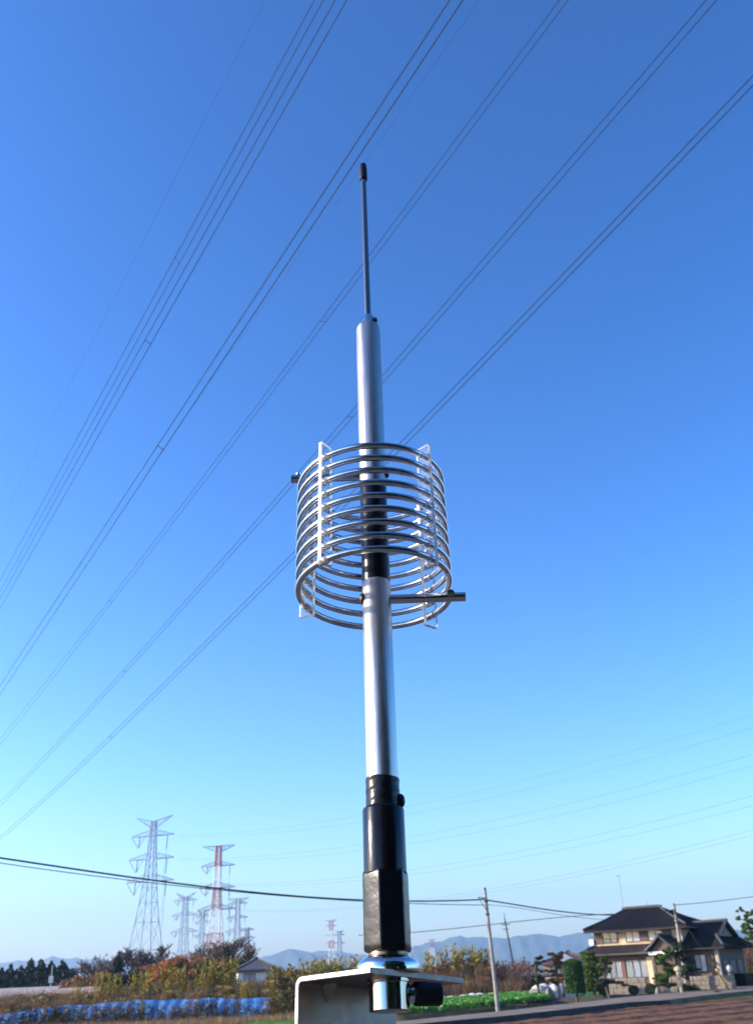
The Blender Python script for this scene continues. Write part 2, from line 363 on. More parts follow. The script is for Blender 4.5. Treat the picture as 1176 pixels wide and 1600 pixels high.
# arms
def arm(z, x0, x1, name, yo):
    b = MB(); b.tube([(x0, yo, z), (x1, yo, z)], .0043, 24)
    b.tube([(x1 - .0004 * (1 if x1 > 0 else -1), yo, z), (x1, yo, z)], .0040, 24)
    a = ap(name, b, m_steel); return a
a1 = arm(.4325, -.006, -.0805, 'upper_arm', .001)
b = MB(); b.tube([(-.0735, -.001, .4362), (-.0735, -.0015, .4378)], .0024, 16); ap('clamp_screw', b, m_chrome, parent=a1)
a2 = arm(.2945, .008, .0802, 'lower_arm', -.001)
b = MB(); b.tube([(.0668, -.0045, .2953), (.0668, -.0062, .2953)], .0031, 20); ap('clamp_screw', b, m_steel, parent=a2)
def screwhead(x, z, m_, r=.0048):
    b = MB(); sg = 1 if x > 0 else -1
    b.lathe([(r, 0), (r, .0012), (r * .85, .0024), (r * .45, .0032), (.0002, .0035)], 20, Matrix.Translation((x, -.002, z)) @ Matrix.Rotation(rad(90 * sg), 4, 'Y'))
    return ap('mounting_screw', b, m_)
screwhead(.0128, .4325, m_insul, .0042); screwhead(-.0122, .2955, m_brass, .0052)
# acrylic strips that hold the turns
mg = bpy.data.materials.new('clear_acrylic'); mg.use_nodes = True; q = mg.node_tree.nodes['Principled BSDF']
sock(q, 'Base Color', (.98, .99, 1, 1)); sock(q, 'Roughness', .03); sock(q, 'Transmission Weight', .98); sock(q, 'IOR', 1.3)
m_saw = mat('sawn_acrylic_edge', (.82, .82, .80), .45, bump=.2, bscale=200, trans=.45, bdist=.0006)
ZT, ZB = coilp(0).z + PT * 9.5 + .0025, coilp(0).z - .0085
for an in (40, 158, 233, 318):
    a = rad(an); er = Vector((math.cos(a), math.sin(a), 0)); et_ = Vector((-math.sin(a), math.cos(a), 0))
    c = Vector((CX, 0, 0)); b = MB()
    ri, ro, th = CRd - .0080, CRd + .0062, .0019
    zt = ZT - (.003 if an in (40, 158) else 0); zb = ZB + {233: .0145, 318: .0125, 158: .0045, 40: -.002}[an]
    vsx = [c + er * r_ + et_ * t_ + Vector((0, 0, z)) for r_ in (ri, ro) for t_ in (-th, th) for z in (zb, zt)]
    b.cur = 0; b.add(vsx, [(0, 4, 5, 1), (2, 3, 7, 6)]); o_ = len(b.v) - 8
    b.cur = 1
    for f in ((0, 1, 3, 2), (4, 6, 7, 5), (0, 2, 6, 4), (1, 5, 7, 3)): b.f.append(tuple(o_ + i for i in f)); b.mi.append(1)
    bar = b.build('acrylic_strip', [mg, m_saw], ANT)
    for k in range(10):
        th0 = a + 2 * math.pi * k
        if th0 > NT * 2 * math.pi - .2: continue
        b2 = MB(); 
        for sg in (-1, 1):
            d0, d1 = sg * .0019 / CRd, sg * .0052 / CRd
            b2.tube([coilp(th0 + d0), coilp(th0 + (d0 + d1) / 2), coilp(th0 + d1)], .0036, 14)
        b2.build('holding_sleeve', m_saw if an in (233, 158) else mg, bar, smooth=True)

# ------------------------------------------------------------------ bracket that carries the antenna
BR = empty('mounting_bracket', ANT.location); BR.rotation_euler = ANT.rotation_euler
tag(BR, 'bent aluminium angle bracket holding the antenna socket, seen from below', 'bracket')
m_plate = mat('painted_shade_aluminium', (.27, .235, .21), .42, .8, rvar=(.10, 80), var=.10, vscale=25, bump=.08, bscale=150, bdist=.0006)  # plate colour darkened to paint in the shade on the flange
zp = -.0090; TH = .0036
B_ = Vector((-.012, -.043, 0)); e1 = Vector((-.785, .62, 0)).normalized(); e2 = Vector((.62, .785, 0)).normalized()
LA, LC, FL = .071, .112, .15; RB = .0065
prof = []                                              # profile in (along e1, z), outer then inner
prof_o = [(0, 0)] + [(LA - RB + RB * math.sin(q), -RB + RB * math.cos(q)) for q in np.linspace(0, math.pi / 2, 9)] + [(LA, -FL)]
ri = RB - TH
prof_i = [(LA - TH, -FL)] + [(LA - RB + ri * math.sin(q), -RB + ri * math.cos(q)) for q in np.linspace(math.pi / 2, 0, 9)] + [(0, -TH)]
pr = prof_o + prof_i; k = len(pr)
def pl(u, zz, v, ins=0): return B_ + e1 * u + e2 * v + Vector((0, 0, zp + zz))
mb = MB()
bev = .0007
cx = [(u, zz) for u, zz in pr]
ring = []
def inset(pr, d):
    out = []
    for i in range(len(pr)):
        p0, p1, p2 = pr[i - 1], pr[i], pr[(i + 1) % len(pr)]
        ax, ay = p1[0] - p0[0], p1[1] - p0[1]; bx, by = p2[0] - p1[0], p2[1] - p1[1]
        la, lb = math.hypot(ax, ay), math.hypot(bx, by); nx, ny = (-ay / la - by / lb), (ax / la + bx / lb); ln = math.hypot(nx, ny) + 1e-9
        out.append((p1[0] - nx / ln * d * -1 * -1, p1[1] - ny / ln * d * -1 * -1))
    return out
ins_ = inset(pr, bev)
# choose the direction that shrinks the outline
def area(P): return abs(sum(P[i - 1][0] * P[i][1] - P[i][0] * P[i - 1][1] for i in range(len(P))) / 2)
if area(ins_) > area(pr): ins_ = inset(pr, -bev)
rings = [(ins_, 0), (pr, bev), (pr, LC - bev), (ins_, LC)]
vsx = [pl(u, zz, v) for P_, v in rings for u, zz in P_]
fs = [(r * k + i, r * k + (i + 1) % k, (r + 1) * k + (i + 1) % k, (r + 1) * k + i) for r in range(3) for i in range(k)]
# end faces as strips between outer and inner lines
no = len(prof_o)
for r, fl in ((0, 0), (3, 1)):
    for i in range(no - 1):
        f = (r * k + i, r * k + i + 1, r * k + k - 2 - i, r * k + k - 1 - i); fs.append(f if fl else f[::-1])
mb.add(vsx, fs); mb.mi = [0] * k + [1] * k + [0] * k + [0] * (len(fs) - 3 * k)
mb.mi = [0] * k + [1] * k + [0] * k + [0] * (len(fs) - 3 * k); mb.build('bent_plate', [mat('painted_sunlit_edge', (.72, .69, .65), .4, .75, bump=.08, bscale=150, bdist=.0006), m_plate], BR)  # end faces coloured brighter to paint the sunlit edge, other faces darker as shade
# pressed stiffening gusset inside the bend
mb = MB(); gv = .030
ua, za = LA - TH + .0004, -TH - .0001
p = [pl(ua, -.0165, gv), pl(ua, -.0036, gv - .006), pl(ua, -.0036, gv + .006), pl(ua - .011, -.0036, gv)]
mb.add(p, [(0, 1, 3), (0, 3, 2), (1, 2, 3), (0, 2, 1)]); mb.build('stamped_gusset', m_plate, BR)
mb = MB(); mb.lathe([(.0226, zp + .0001), (.0228, zp + .0010), (.0228, zp + .0052), (.0222, zp + .0066), (.0200, zp + .0088), (.0172, zp + .0104), (.0152, zp + .0114)]); mb.build('chrome_flange', mat('flange_chrome', (.66, .64, .61), .12, 1.), BR, smooth=True)
mb = MB(); mb.lathe([(.0158, zp - TH - .0001), (.0158, zp - TH - .0022), (.0146, zp - TH - .0026), (.0146, -.0325), (.0138, -.0335)]); soc = mb.build('coax_socket', mat('nickel_socket', (.48, .45, .42), .12, 1.), BR, smooth=True)
mb = MB(); kd = Vector((.97, .2, 0)).normalized()
MK = Matrix.Translation((0, 0, -.0222)) @ kd.to_track_quat('Z', 'Y').to_matrix().to_4x4()
mb.lathe([(.0062, .0140), (.0062, .0180)], 24, MK); mb.build('plug_neck', m_chrome, BR, smooth=True)
mb = MB(); mb.lathe([(.0068, .0178), (.0077, .0186), (.0080, .0195), (.0080, .0365), (.0075, .0380), (.0062, .0386)], 30, MK); mb.build('black_plug', m_rub, BR, smooth=True)
# post below the frame that carries the bracket
mb = MB(); pc = pl(LA + .0252, -FL * .5, LC * .5); pw = ANT.location + AM @ pc
mb.tube([(pw.x, pw.y, 0), (pw.x, pw.y, pw.z - .015)], .024, 24); mb.build('mast_pipe', m_plate, None, smooth=True)
tag(bpy.data.objects['mast_pipe'], 'thick metal pipe standing behind the bracket flange below the antenna', 'pipe')

# ------------------------------------------------------------------ overhead power lines
m_wire = mat('power_cable', (.012, .016, .026), .7, spec=.2)
m_black = mat('black_cable', (.02, .02, .022), .6)
PHI = rad(-31); TL = Vector((math.sin(PHI), math.cos(PHI), 0)); NL = Vector((math.cos(PHI), -math.sin(PHI), 0))
WD = {
 '1a': (50, [(491.2, 0), (329.6, 300), (166, 600), (0, 908)], [(506.5, 0), (340.5, 300), (177, 600), (0, 925)], [402, 918], 'farthest left twin cable of the bundle crossing the sky'),
 '1b': (42, [(525.2, 0), (355.4, 300), (187, 600), (0, 937)], [(543.2, 0), (370.4, 300), (199, 600), (0, 952)], [531], 'second twin cable from the left in the sky, close beside the first'),
 '2': (33, [(703.7, 0), (505.4, 300), (307.8, 600), (114, 900), (0, 1071.8)], [(724.1, 0), (523.5, 300), (322.4, 600), (124, 900), (0, 1086.4)], [696], 'darkest twin cable passing just left of the rod tip'),
 '3': (51, [(875, 0), (750, 165), (550, 434.4), (350.7, 700), (200.7, 900), (0, 1155)], [(888.4, 0), (750, 183), (550, 447), (358, 700), (208, 900), (0, 1164.6)], [502, 939], 'twin cable crossing behind the thin upper rod'),
 '4': (42, [(1105.8, 0), (845, 300), (597, 582), (400, 815), (236.4, 1000), (0, 1253.7)], [(1120.3, 0), (858.7, 300), (597, 596), (400, 823), (243, 1000), (0, 1260.5)], [650, 1049], 'twin cable crossing behind the silver upper tube'),
 '5': (35, [(1176, 120), (1000, 300), (800, 507.5), (621, 700), (400, 922), (0, 1308)], [(1176, 136), (1014.5, 300), (800, 517.7), (629.6, 700), (400, 931.6), (0, 1313)], [1151], 'lowest twin cable running down behind the coil to the left'),
}
def unproj(px, t_, n_):
    o = []
    for x, y in px:
        d = ray(x, y); k_ = 1 / d.dot(n_); o.append((k_ * d.dot(t_), k_ * d.z))
    return np.array(o)
for key, (h, Lp, Rp, sps, lab) in WD.items():
    root = empty('power_line', (0, 0, 0)); tag(root, lab, 'power line', 'overhead power lines')
    info = []
    for px in (Lp, Rp):
        u = unproj(px, TL, NL); c = np.polyfit(u[:, 0], u[:, 1], 2); c[0] = max(c[0], .0002)
        # keep the curve through the data when the curvature is clamped
        l = np.polyfit(u[:, 0], u[:, 1] - c[0] * u[:, 0] ** 2, 1); c = np.array([c[0], l[0], l[1]])
        d = h / c[2]; info.append((c, d))
        ss = np.linspace(-5 * d, 15 * d, 220)
        P = [CAM + NL * d + TL * s_ + Vector((0, 0, d * np.polyval(c, s_ / d))) for s_ in ss]
        P = [p for p in P if p.z > 9]
        b = MB(); b.tube(P, .025, 6); b.build('conductor', m_wire, root)
    for y in sps:
        pp = []
        for (c, d) in info:       # point of the conductor seen at that row
            best = min(np.linspace(-2, 14, 3000), key=lambda s_: abs(rowof(CAM + NL * d + TL * (s_ * d) + Vector((0, 0, d * np.polyval(c, s_)))) - y)) if False else None
            ss = np.linspace(-2, 14, 4000); Z = np.polyval(c, ss)
            vec = np.array(NL)[None] + np.array(TL)[None] * ss[:, None] + np.array([[0, 0, 1]]) * Z[:, None]
            zc = vec @ np.array(FWD); yy = 800 - F * (vec @ np.array(CU)) / zc; yy[zc < .05] = -9999
            if not pp: i = np.argmin(np.abs(yy - y)); s0 = ss[i] * d
            i = np.argmin(np.abs(ss * d - s0)); v = vec[i] * d; pp.append(CAM + Vector(v))
        b = MB(); a_, c_ = pp; b.tube([a_, c_], .022, 6)
        for q_ in pp: b.tube([q_ - TL * .09, q_ + TL * .09], .042, 8)
        b.build('spacer', m_black, root)
for px, h, lab in (([(415.6, 0), (264, 300), (150, 518), (0, 821)], 64, 'thin faint earth wire at the far left of the sky'), ([(749, 0), (574, 248), (470, 396), (372, 535)], 64, 'thin faint earth wire just right of the darkest twin cable')):
    u = unproj(px, TL, NL); l = np.polyfit(u[:, 0], u[:, 1], 1); d = h / l[1]
    P = [CAM + NL * d + TL * s_ + Vector((0, 0, d * np.polyval(l, s_ / d) + .0002 * s_ * s_ / d)) for s_ in np.linspace(-4 * d, 9 * d, 120)]
    b = MB(); b.tube(P, .0095, 5); tag(b.build('earth_wire', m_wire), lab, 'earth wire', 'overhead power lines')

# ------------------------------------------------------------------ pylons
m_pyl = mat('galvanised_lattice', (.30, .35, .46), .6, .3)
m_pred = mat('red_lattice', (.42, .06, .05), .6)
m_pwht = mat('white_lattice', (.78, .78, .78), .6)
m_ins = mat('insulator_porcelain', (.16, .17, .22), .4)
def pylon(px, ybase, D, ytop, rz, prof, arms, top, label, mlist=None, th=1.0, group='lattice power pylons', lean=0):
    """prof: [(row, half width px)], arms: [(row, reach px)], rows and widths are read off at this pylon's distance"""
    T = at(px, ytop, D); base = Vector((T.x, T.y, 0)); H = T.z
    upx = D * math.cos(PITCH) * 1.03 / F
    def zof(y): return max(0.0, at(px, y, D).z)
    th *= 1.3; root = empty('lattice_pylon', base, rz); tag(root, label, 'pylon', group)
    lv = [(zof(y), w_ * upx / 1.22) for y, w_ in prof]
    z0, w0 = lv[-1]
    if z0 > 0: lv.append((0, w0 + (w0 - lv[-2][1]) / max(.1, lv[-2][0] - z0) * z0))
    lv = lv[::-1]
    def hw(z): return float(np.interp(z, [a[0] for a in lv], [a[1] for a in lv]))
    # panels
    zz = [0]; 
    while zz[-1] < H - .5:
        zz.append(min(H, zz[-1] + max(2.4, hw(zz[-1]) * 2.1)))
    segm = mlist if mlist else [(0, H + 1, m_pyl)]
    for s0, s1, mm in segm:
        nm = 'lattice_body' if not mlist else ('red_lattice_section' if mm is m_pred else 'white_lattice_section')
        b = MB()
        cs = sorted(set([max(s0, 0), min(s1, H)] + [z for z in zz if s0 < z < s1]))
        for za, zb in zip(cs[:-1], cs[1:]):
            wa, wb = hw(za), hw(zb)
            for i, (sx, sy) in enumerate(((1, 1), (1, -1), (-1, -1), (-1, 1))):
                tx, ty = ((1, -1), (-1, -1), (-1, 1), (1, 1))[i]
                A = Vector((sx * wa, sy * wa, za)); B = Vector((sx * wb, sy * wb, zb)); A2 = Vector((tx * wa, ty * wa, za)); B2 = Vector((tx * wb, ty * wb, zb))
                b.tube([A, B], .19 * th, 4, cap=False); b.tube([A, B2], .085 * th, 3, cap=False); b.tube([A2, B], .085 * th, 3, cap=False); b.tube([B, B2], .085 * th, 3, cap=False)
        b.build(nm, mm, root)
    tips = []
    for y, reach, dn in arms:
        z = zof(y); L = reach * upx; w_ = hw(z)
        for sg in (-1, 1):
            b = MB(); up = 3.2 * (L / 13)
            tip = Vector((sg * L, 0, z))
            for yy in (-1, 1):
                r0 = Vector((sg * w_, yy * w_, z)); r1 = Vector((sg * w_ * .95, yy * w_ * .95, z + up))
                b.tube([r0, tip], .13 * th, 4, cap=False); b.tube([r1, tip + Vector((0, 0, .3))], .10 * th, 4, cap=False)
                K = 5
                for q_ in range(K):
                    a_ = r0.lerp(tip, q_ / K); c_ = r1.lerp(tip, (q_ + .5) / K); d_ = r0.lerp(tip, (q_ + 1) / K)
                    b.tube([a_, c_], .06 * th, 3, cap=False); b.tube([c_, d_], .06 * th, 3, cap=False)
            ca = b.build('cross_arm', m_pyl, root)
            if dn:
                b = MB(); dpt = Vector((sg * L * .66, 0, z - dn))
                if sg < 0:
                    for e_ in (-1, -.38): b.tube([Vector((L * e_, 0, z)), dpt], .12 * th, 4)
                    b.tube([Vector((L * -.62, 0, z - .2)), dpt + Vector((.3, 0, .6))], .22 * th, 5)
                else:
                    b.tube([Vector((L * .7, -.5, z)), Vector((L * .74, -2, z - dn * 1.2))], .22 * th, 5)
                    b.tube([Vector((L * .74, -2, z - dn * 1.2)), Vector((L * .9, -8, z - dn * 4.2))], .07 * th, 3)
                b.build('insulator_string', m_ins, ca)
            tips.append(base + Matrix.Rotation(rz, 3, 'Z') @ tip)
    y, reach, dip = top
    if reach:
        z = zof(y); L = reach * upx; w_ = hw(H)
        for sg in (-1, 1):
            b = MB(); tip = Vector((sg * L, 0, z + dip))
            for yy in (-1, 1):
                b.tube([Vector((sg * w_, yy * w_, H)), tip], .12 * th, 4, cap=False); r_ = Vector((sg * w_, yy * w_, H - 3.6 * L / 11)); b.tube([r_, tip], .12 * th, 4, cap=False)
                for q_ in range(4):
                    a_ = Vector((sg * w_, yy * w_, H)).lerp(tip, (q_ + .5) / 4); b.tube([r_.lerp(tip, q_ / 4), a_], .06 * th, 3, cap=False); b.tube([r_.lerp(tip, (q_ + 1) / 4), a_], .06 * th, 3, cap=False)
            b.build('earth_wire_arm', m_pyl, root)
    return root, tips
D1 = 520
T1, tips1 = pylon(241, 1495, D1, 1283, rad(-14), [(1283, 4), (1308, 5), (1376, 9.5), (1420, 13.5), (1500, 25)],
    [(1306, 38, 6.0), (1342, 39.5, 6.5), (1377, 41, 6.5)], (1281, 33, 1.8), 'tallest grey lattice pylon standing above the bare trees', th=1.0)
z2 = lambda y: at(342, y, 600).z
T2, tips2 = pylon(342, 1495, 600, 1322, rad(-8), [(1322, 4.4), (1352, 5), (1392, 6), (1425, 8), (1500, 15)],
    [(1353, 28, 4.5), (1387, 29, 4.5), (1421, 31, 4.5)], (1322, 27, .2), 'red and white banded lattice pylon', th=1.15,
    mlist=[(0, z2(1478), m_pwht), (z2(1478), z2(1458), m_pred), (z2(1458), z2(1421), m_pwht), (z2(1421), z2(1387), m_pred), (z2(1387), z2(1354), m_pwht), (z2(1354), 200, m_pred)])
pylon(290.5, 1495, 900, 1401, rad(-14), [(1401, 4), (1430, 4.5), (1460, 6), (1500, 8)], [(1407, 20, 4), (1430, 22, 4), (1456, 23, 4)], (1400, 17, 3), 'smaller grey pylon between the tallest pylon and the red and white one', th=1.2)
pylon(317, 1495, 1150, 1425, rad(-14), [(1425, 3), (1470, 4), (1500, 6)], [(1431, 12, 3), (1441, 14, 3), (1462, 13, 3)], (1424, 9, 2), 'faint small grey pylon just left of the red and white one', th=1.2)
pylon(372, 1500, 850, 1404, rad(-8), [(1404, 3.4), (1440, 4), (1500, 7)], [(1412, 16, 3.5), (1434, 17, 3.5), (1455, 19, 3.5)], (1404, 18, .5), 'slim grey pylon right of the red and white one', th=1.1)
pylon(386.5, 1510, 800, 1450, rad(-20), [(1450, 2.6), (1470, 3), (1505, 6)], [(1453, 12, 0), (1466, 14, 0), (1480, 13, 0)], (1450, 4, .5), 'short grey pylon between the slim pylon and the dark roofed bungalow', th=1.4)
z3 = lambda y: at(517, y, 1400).z
pylon(517, 1500, 1400, 1438, rad(-8), [(1438, 2.6), (1470, 3.2), (1505, 6)], [(1447, 9, 0), (1462, 9, 0), (1474, 9, 0)], (1438, 9, .5), 'tiny distant red and white pylon left of the taped antenna base', th=1.2,
    mlist=[(0, z3(1482), m_pwht), (z3(1482), z3(1470), m_pred), (z3(1470), z3(1454), m_pwht), (z3(1454), 400, m_pred)])
pylon(530, 1500, 1350, 1455, rad(-14), [(1455, 2.2), (1505, 4)], [(1461, 9, 0), (1474, 9, 0)], (1455, 7, .5), 'tiny distant grey pylon left of the taped antenna base', th=1.5)
z4 = lambda y: at(674, y, 1900).z
pylon(674, 1500, 1900, 1468, rad(-8), [(1468, 2.2), (1505, 4)], [(1473, 7, 0), (1480, 6, 0)], (1468, 6, .3), 'tiny distant red and white pylon against the mountain right of the antenna', th=1.4,
    mlist=[(0, z4(1481), m_pwht), (z4(1481), 400, m_pred)])
# distant lines from the pylons to the right
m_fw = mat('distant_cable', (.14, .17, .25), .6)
FL_ = [
 ([(1176, 1115.7), (1099, 1139.5), (888, 1201.8), (776, 1231), (706.5, 1246), (550, 1276.5), (417, 1293.5), (279, 1306)], 270, 'uppermost faint distant power line at the right'),
 ([(1176, 1136), (917, 1210), (776, 1245.6), (740.5, 1252.7), (453, 1297), (277, 1308)], 285, 'second highest faint distant power line at the right'),
 ([(1176, 1177), (898, 1254), (776, 1283), (706.5, 1294.6), (553.5, 1320.7), (407, 1336), (280, 1342)], 270, 'third faint distant power line down at the right'),
 ([(1176, 1195.6), (929, 1260), (776, 1296), (747, 1300), (453, 1339), (279, 1344)], 285, 'fourth faint distant power line down at the right'),
 ([(1176, 1243), (910, 1310), (776, 1337), (715, 1347), (564, 1368), (414, 1382), (281, 1378)], 270, 'fifth faint distant power line down at the right'),
 ([(1176, 1258.6), (941, 1314.7), (776, 1347), (754, 1349.7), (521, 1379), (280, 1380)], 285, 'sixth faint distant power line down, above the roof mast'),
 ([(1176, 1296), (1017.5, 1336.8), (776, 1388), (600, 1412), (372, 1421)], 300, 'faint distant power line passing just above the roof mast'),
 ([(1176, 1304.5), (776, 1393), (600, 1416), (373, 1423)], 315, 'lowest faint distant power line above the roof')]
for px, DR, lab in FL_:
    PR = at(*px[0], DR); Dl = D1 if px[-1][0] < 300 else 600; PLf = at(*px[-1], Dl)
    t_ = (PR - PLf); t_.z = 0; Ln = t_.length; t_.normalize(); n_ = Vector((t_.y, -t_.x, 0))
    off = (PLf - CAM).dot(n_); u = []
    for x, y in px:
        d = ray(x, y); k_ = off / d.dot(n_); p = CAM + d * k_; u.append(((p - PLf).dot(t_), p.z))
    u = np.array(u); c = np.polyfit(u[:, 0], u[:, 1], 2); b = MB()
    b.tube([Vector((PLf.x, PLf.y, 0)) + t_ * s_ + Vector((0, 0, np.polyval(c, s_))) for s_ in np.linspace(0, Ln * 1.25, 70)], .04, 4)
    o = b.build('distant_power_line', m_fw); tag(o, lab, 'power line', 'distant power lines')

# ------------------------------------------------------------------ service poles and cables
m_conc = mat('pole_concrete', (.27, .25, .225), .85, var=.15, vscale=2, bump=.3, bscale=12)
def pole(pt, pb, r0, r1, label, extra=0):
    B = G(*pb); T = at(*pt, B.y); h = T.z; b = MB(); root = empty('utility_pole', B); tag(root, label, 'utility pole', 'utility poles')
    lean = Vector((T.x - B.x, 0, 0))
    b.tube([(0, 0, -.1), (lean.x * .5, 0, h * .5), (lean.x, 0, h)], [r0, (r0 + r1) / 2, r1], 14); b.build('pole_shaft', m_conc, root, smooth=True)
    b = MB(); b.tube([(lean.x, 0, h), (lean.x, 0, h + .12)], r1 * .8, 10)
    b.build('pole_cap', m_black, root)
    b = MB()
    for q_ in (.905, .80): 
        b.tube([(lean.x * q_, 0, h * q_ - .06), (lean.x * q_, 0, h * q_ + .06)], r1 * 1.35, 12)
    b.build('clamp_band', m_black, root)
    b = MB(); b.tube([(lean.x * .93 - .05, -r1, h * .93), (lean.x * .93 - .5, -r1 - .02, h * .93 + .05)], .035, 6); b.tube([(lean.x * .8, -r1, h * .82), (lean.x * .93 - .45, -r1, h * .93)], .02, 5); b.build('cable_bracket', m_black, root)
    return root, B, T
pole((757, 1390), (779, 1592), .13, .09, 'leaning grey concrete pole beside the green vegetable rows')
pole((1052, 1414), (1075, 1557), .19, .11, 'grey concrete pole standing in front of the two storey house')
# far pole with a cross bar, planted behind the thicket
FPy = 140; Tq = at(788, 1436, FPy); fp = empty('utility_pole', (Tq.x + .9, FPy, 0)); tag(fp, 'thin dark pole with a small cross bar rising from the rusty thicket', 'utility pole', 'utility poles')
b = MB(); b.tube([(0, 0, 0), (-.9, 0, Tq.z)], [.15, .09], 10); b.build('pole_shaft', m_black, fp, smooth=True)
b = MB(); b.tube([(-1.5, 0, Tq.z - .7), (-.2, 0, Tq.z - .7)], .06, 6); b.tube([(-1.3, 0, Tq.z - 1.3), (-.4, 0, Tq.z - 1.3)], .05, 6); b.build('cross_bar', m_black, fp)
b = MB(); b.tube([(-.9, 0, Tq.z - .1), (-.92, 0, Tq.z + .8)], .05, 6); b.build('top_pin', m_black, fp)
Lp_ = at(84, 1508, 150); lp = empty('utility_pole', (Lp_.x, 150, 0)); tag(lp, 'small pole with a pale box in front of the dark conifers', 'utility pole', 'utility poles')
b = MB(); b.tube([(0, 0, 0), (-.1, 0, Lp_.z)], [.16, .11], 10); b.build('pole_shaft', m_conc, lp)
b = MB(); b.box2((-.35, -.45, 3.3), (.3, -.15, 4.2)); b.build('transformer_box', mat('pale_box', (.5, .5, .48), .6), lp)
b = MB(); b.tube([(-.1, 0, Lp_.z - .8), (3.4, 0, Lp_.z - .85)], .05, 5); b.build('cross_bar', m_black, lp)
def cable(pts, r, label, m_=None, name='service_cable'):
    """pts: (px, py, distance); smooth curve through them"""
    P = np.array([tuple(at(x, y, d)) for x, y, d in pts]); tt = np.array([p[0] for p in pts], float)
    tn = np.linspace(tt[0], tt[-1], 90); deg = min(3, len(pts) - 1)
    V = [Vector(tuple(float(np.polyval(np.polyfit(tt, P[:, k_], deg), x)) for k_ in range(3))) for x in tn]
    b = MB(); b.tube(V, r, 6); return tag(b.build(name, m_ or m_black, smooth=True), label, 'cable', 'service cables')
PD = G(779, 1592).y
cable([(-60, 1333, 44), (0, 1338.5, 46), (195, 1370, 50), (332, 1387, 53.5), (460, 1400, 57), (567, 1406.5, 60), (660, 1407.5, 62), (758, 1405.5, PD)], .045, 'thick black cable sagging from the left edge to the leaning pole')
cable([(-60, 1340, 44), (0, 1347, 46), (195, 1376, 50), (332, 1388.5, 53.5), (460, 1401.5, 57), (567, 1408.5, 60), (660, 1412.5, 62), (758, 1414, PD)], .022, 'thin cable just under the thick one, ending at the leaning pole')
cable([(758, 1406, PD), (850, 1421, 69), (920, 1428, 74), (970, 1429.5, 78), (1010, 1428, 81), (1053, 1421, 85)], .042, 'black cable running from the leaning pole across the house roof')
cable([(762, 1414, PD), (837, 1422.5, 68), (900, 1434, 72), (965, 1437, 78), (1053, 1425, 85)], .016, 'thin wire under the black cable in front of the roof')
cable([(1053, 1414, 85), (1110, 1409, 85), (1176, 1401, 85), (1260, 1390, 85)], .028, 'dark wire leaving the right hand pole towards the right edge')
cable([(560, 1461, 140), (642, 1458, 140), (783, 1441.5, 140), (920, 1431, 140), (1000, 1427, 140)], .05, 'faint wire carried by the thin pole behind the thicket')

# ------------------------------------------------------------------ foliage kinds
m_bark = mat('bark', (.10, .075, .055), .9, var=.3, vscale=6, bump=.5, bscale=20)
m_twig = mat('bare_twigs', (.10, .068, .055), .9, var=.25, vscale=4)
L_brown = mat('dry_brown_leaves', (.17, .09, .035), .8, island=.5, trans=.3, var=.3, vscale=.8, col2=(.34, .20, .08))
L_rust = mat('rust_leaves', (.30, .11, .035), .8, island=.4, trans=.25, var=.35, vscale=.7)
L_olive = mat('olive_leaves', (.115, .10, .022), .75, island=.45, trans=.3, var=.35, vscale=.8, col2=(.27, .18, .05))
L_yel = mat('yellow_green_leaves', (.22, .20, .018), .65, island=.35, trans=.35, var=.3, vscale=.9, col2=(.44, .30, .03))
L_green = mat('green_leaves', (.06, .13, .025), .65, island=.35, trans=.25)
L_dark = mat('dark_needles', (.02, .042, .014), .75, island=.4, var=.3, vscale=1.)
L_conif = mat('conifer_needles', (.012, .026, .018), .8, island=.4)
L_pine = mat('garden_pine_needles', (.06, .11, .014), .7, island=.4, var=.35, vscale=1.2, trans=.15)
L_cyp = mat('clipped_cypress', (.032, .085, .009), .75, island=.35, trans=.1)
L_crop = mat('vegetable_leaves', (.075, .24, .03), .5, island=.4, trans=.3)
L_reed = mat('dry_grass_stems', (.26, .17, .085), .85, island=.35, trans=.2)
L_plum = mat('purple_brown_leaves', (.18, .08, .045), .8, island=.4, trans=.2)

def merge(parts_):
    V, Fq, o = [], [], 0
    for v, f in parts_: V.append(v); Fq.append(f + o); o += len(v)
    return np.concatenate(V), np.concatenate(Fq)
def twigs(n, R_, H, r0=.02, lean=.35, seg=3, fork=2):
    """upward fan of thin forking stems"""
    b = MB()
    for _ in range(n):
        a = random.uniform(0, 6.283); q_ = R_ * math.sqrt(random.random()) * .6; p = Vector((q_ * math.cos(a), q_ * math.sin(a), 0))
        d = Vector((random.gauss(0, lean) + math.cos(a) * .25, random.gauss(0, lean) + math.sin(a) * .25, 1)).normalized(); h = H * random.uniform(.6, 1)
        pts = [p]
        for i in range(seg):
            d = (d + Vector((random.gauss(0, .12), random.gauss(0, .12), .05))).normalized(); pts.append(pts[-1] + d * h / seg)
        b.tube(pts, [r0 * (1 - .8 * i / seg) for i in range(seg + 1)], 3, cap=False)
        for _k in range(fork):
            i = random.randint(1, seg - 1) if seg > 1 else 0; q2 = pts[i]; d2 = (d + Vector((random.gauss(0, .6), random.gauss(0, .6), .2))).normalized()
            b.tube([q2, q2 + d2 * h * .22, q2 + d2 * h * .4 + Vector((0, 0, h * .05))], [r0 * .5, r0 * .3, r0 * .1], 3, cap=False)
    return b
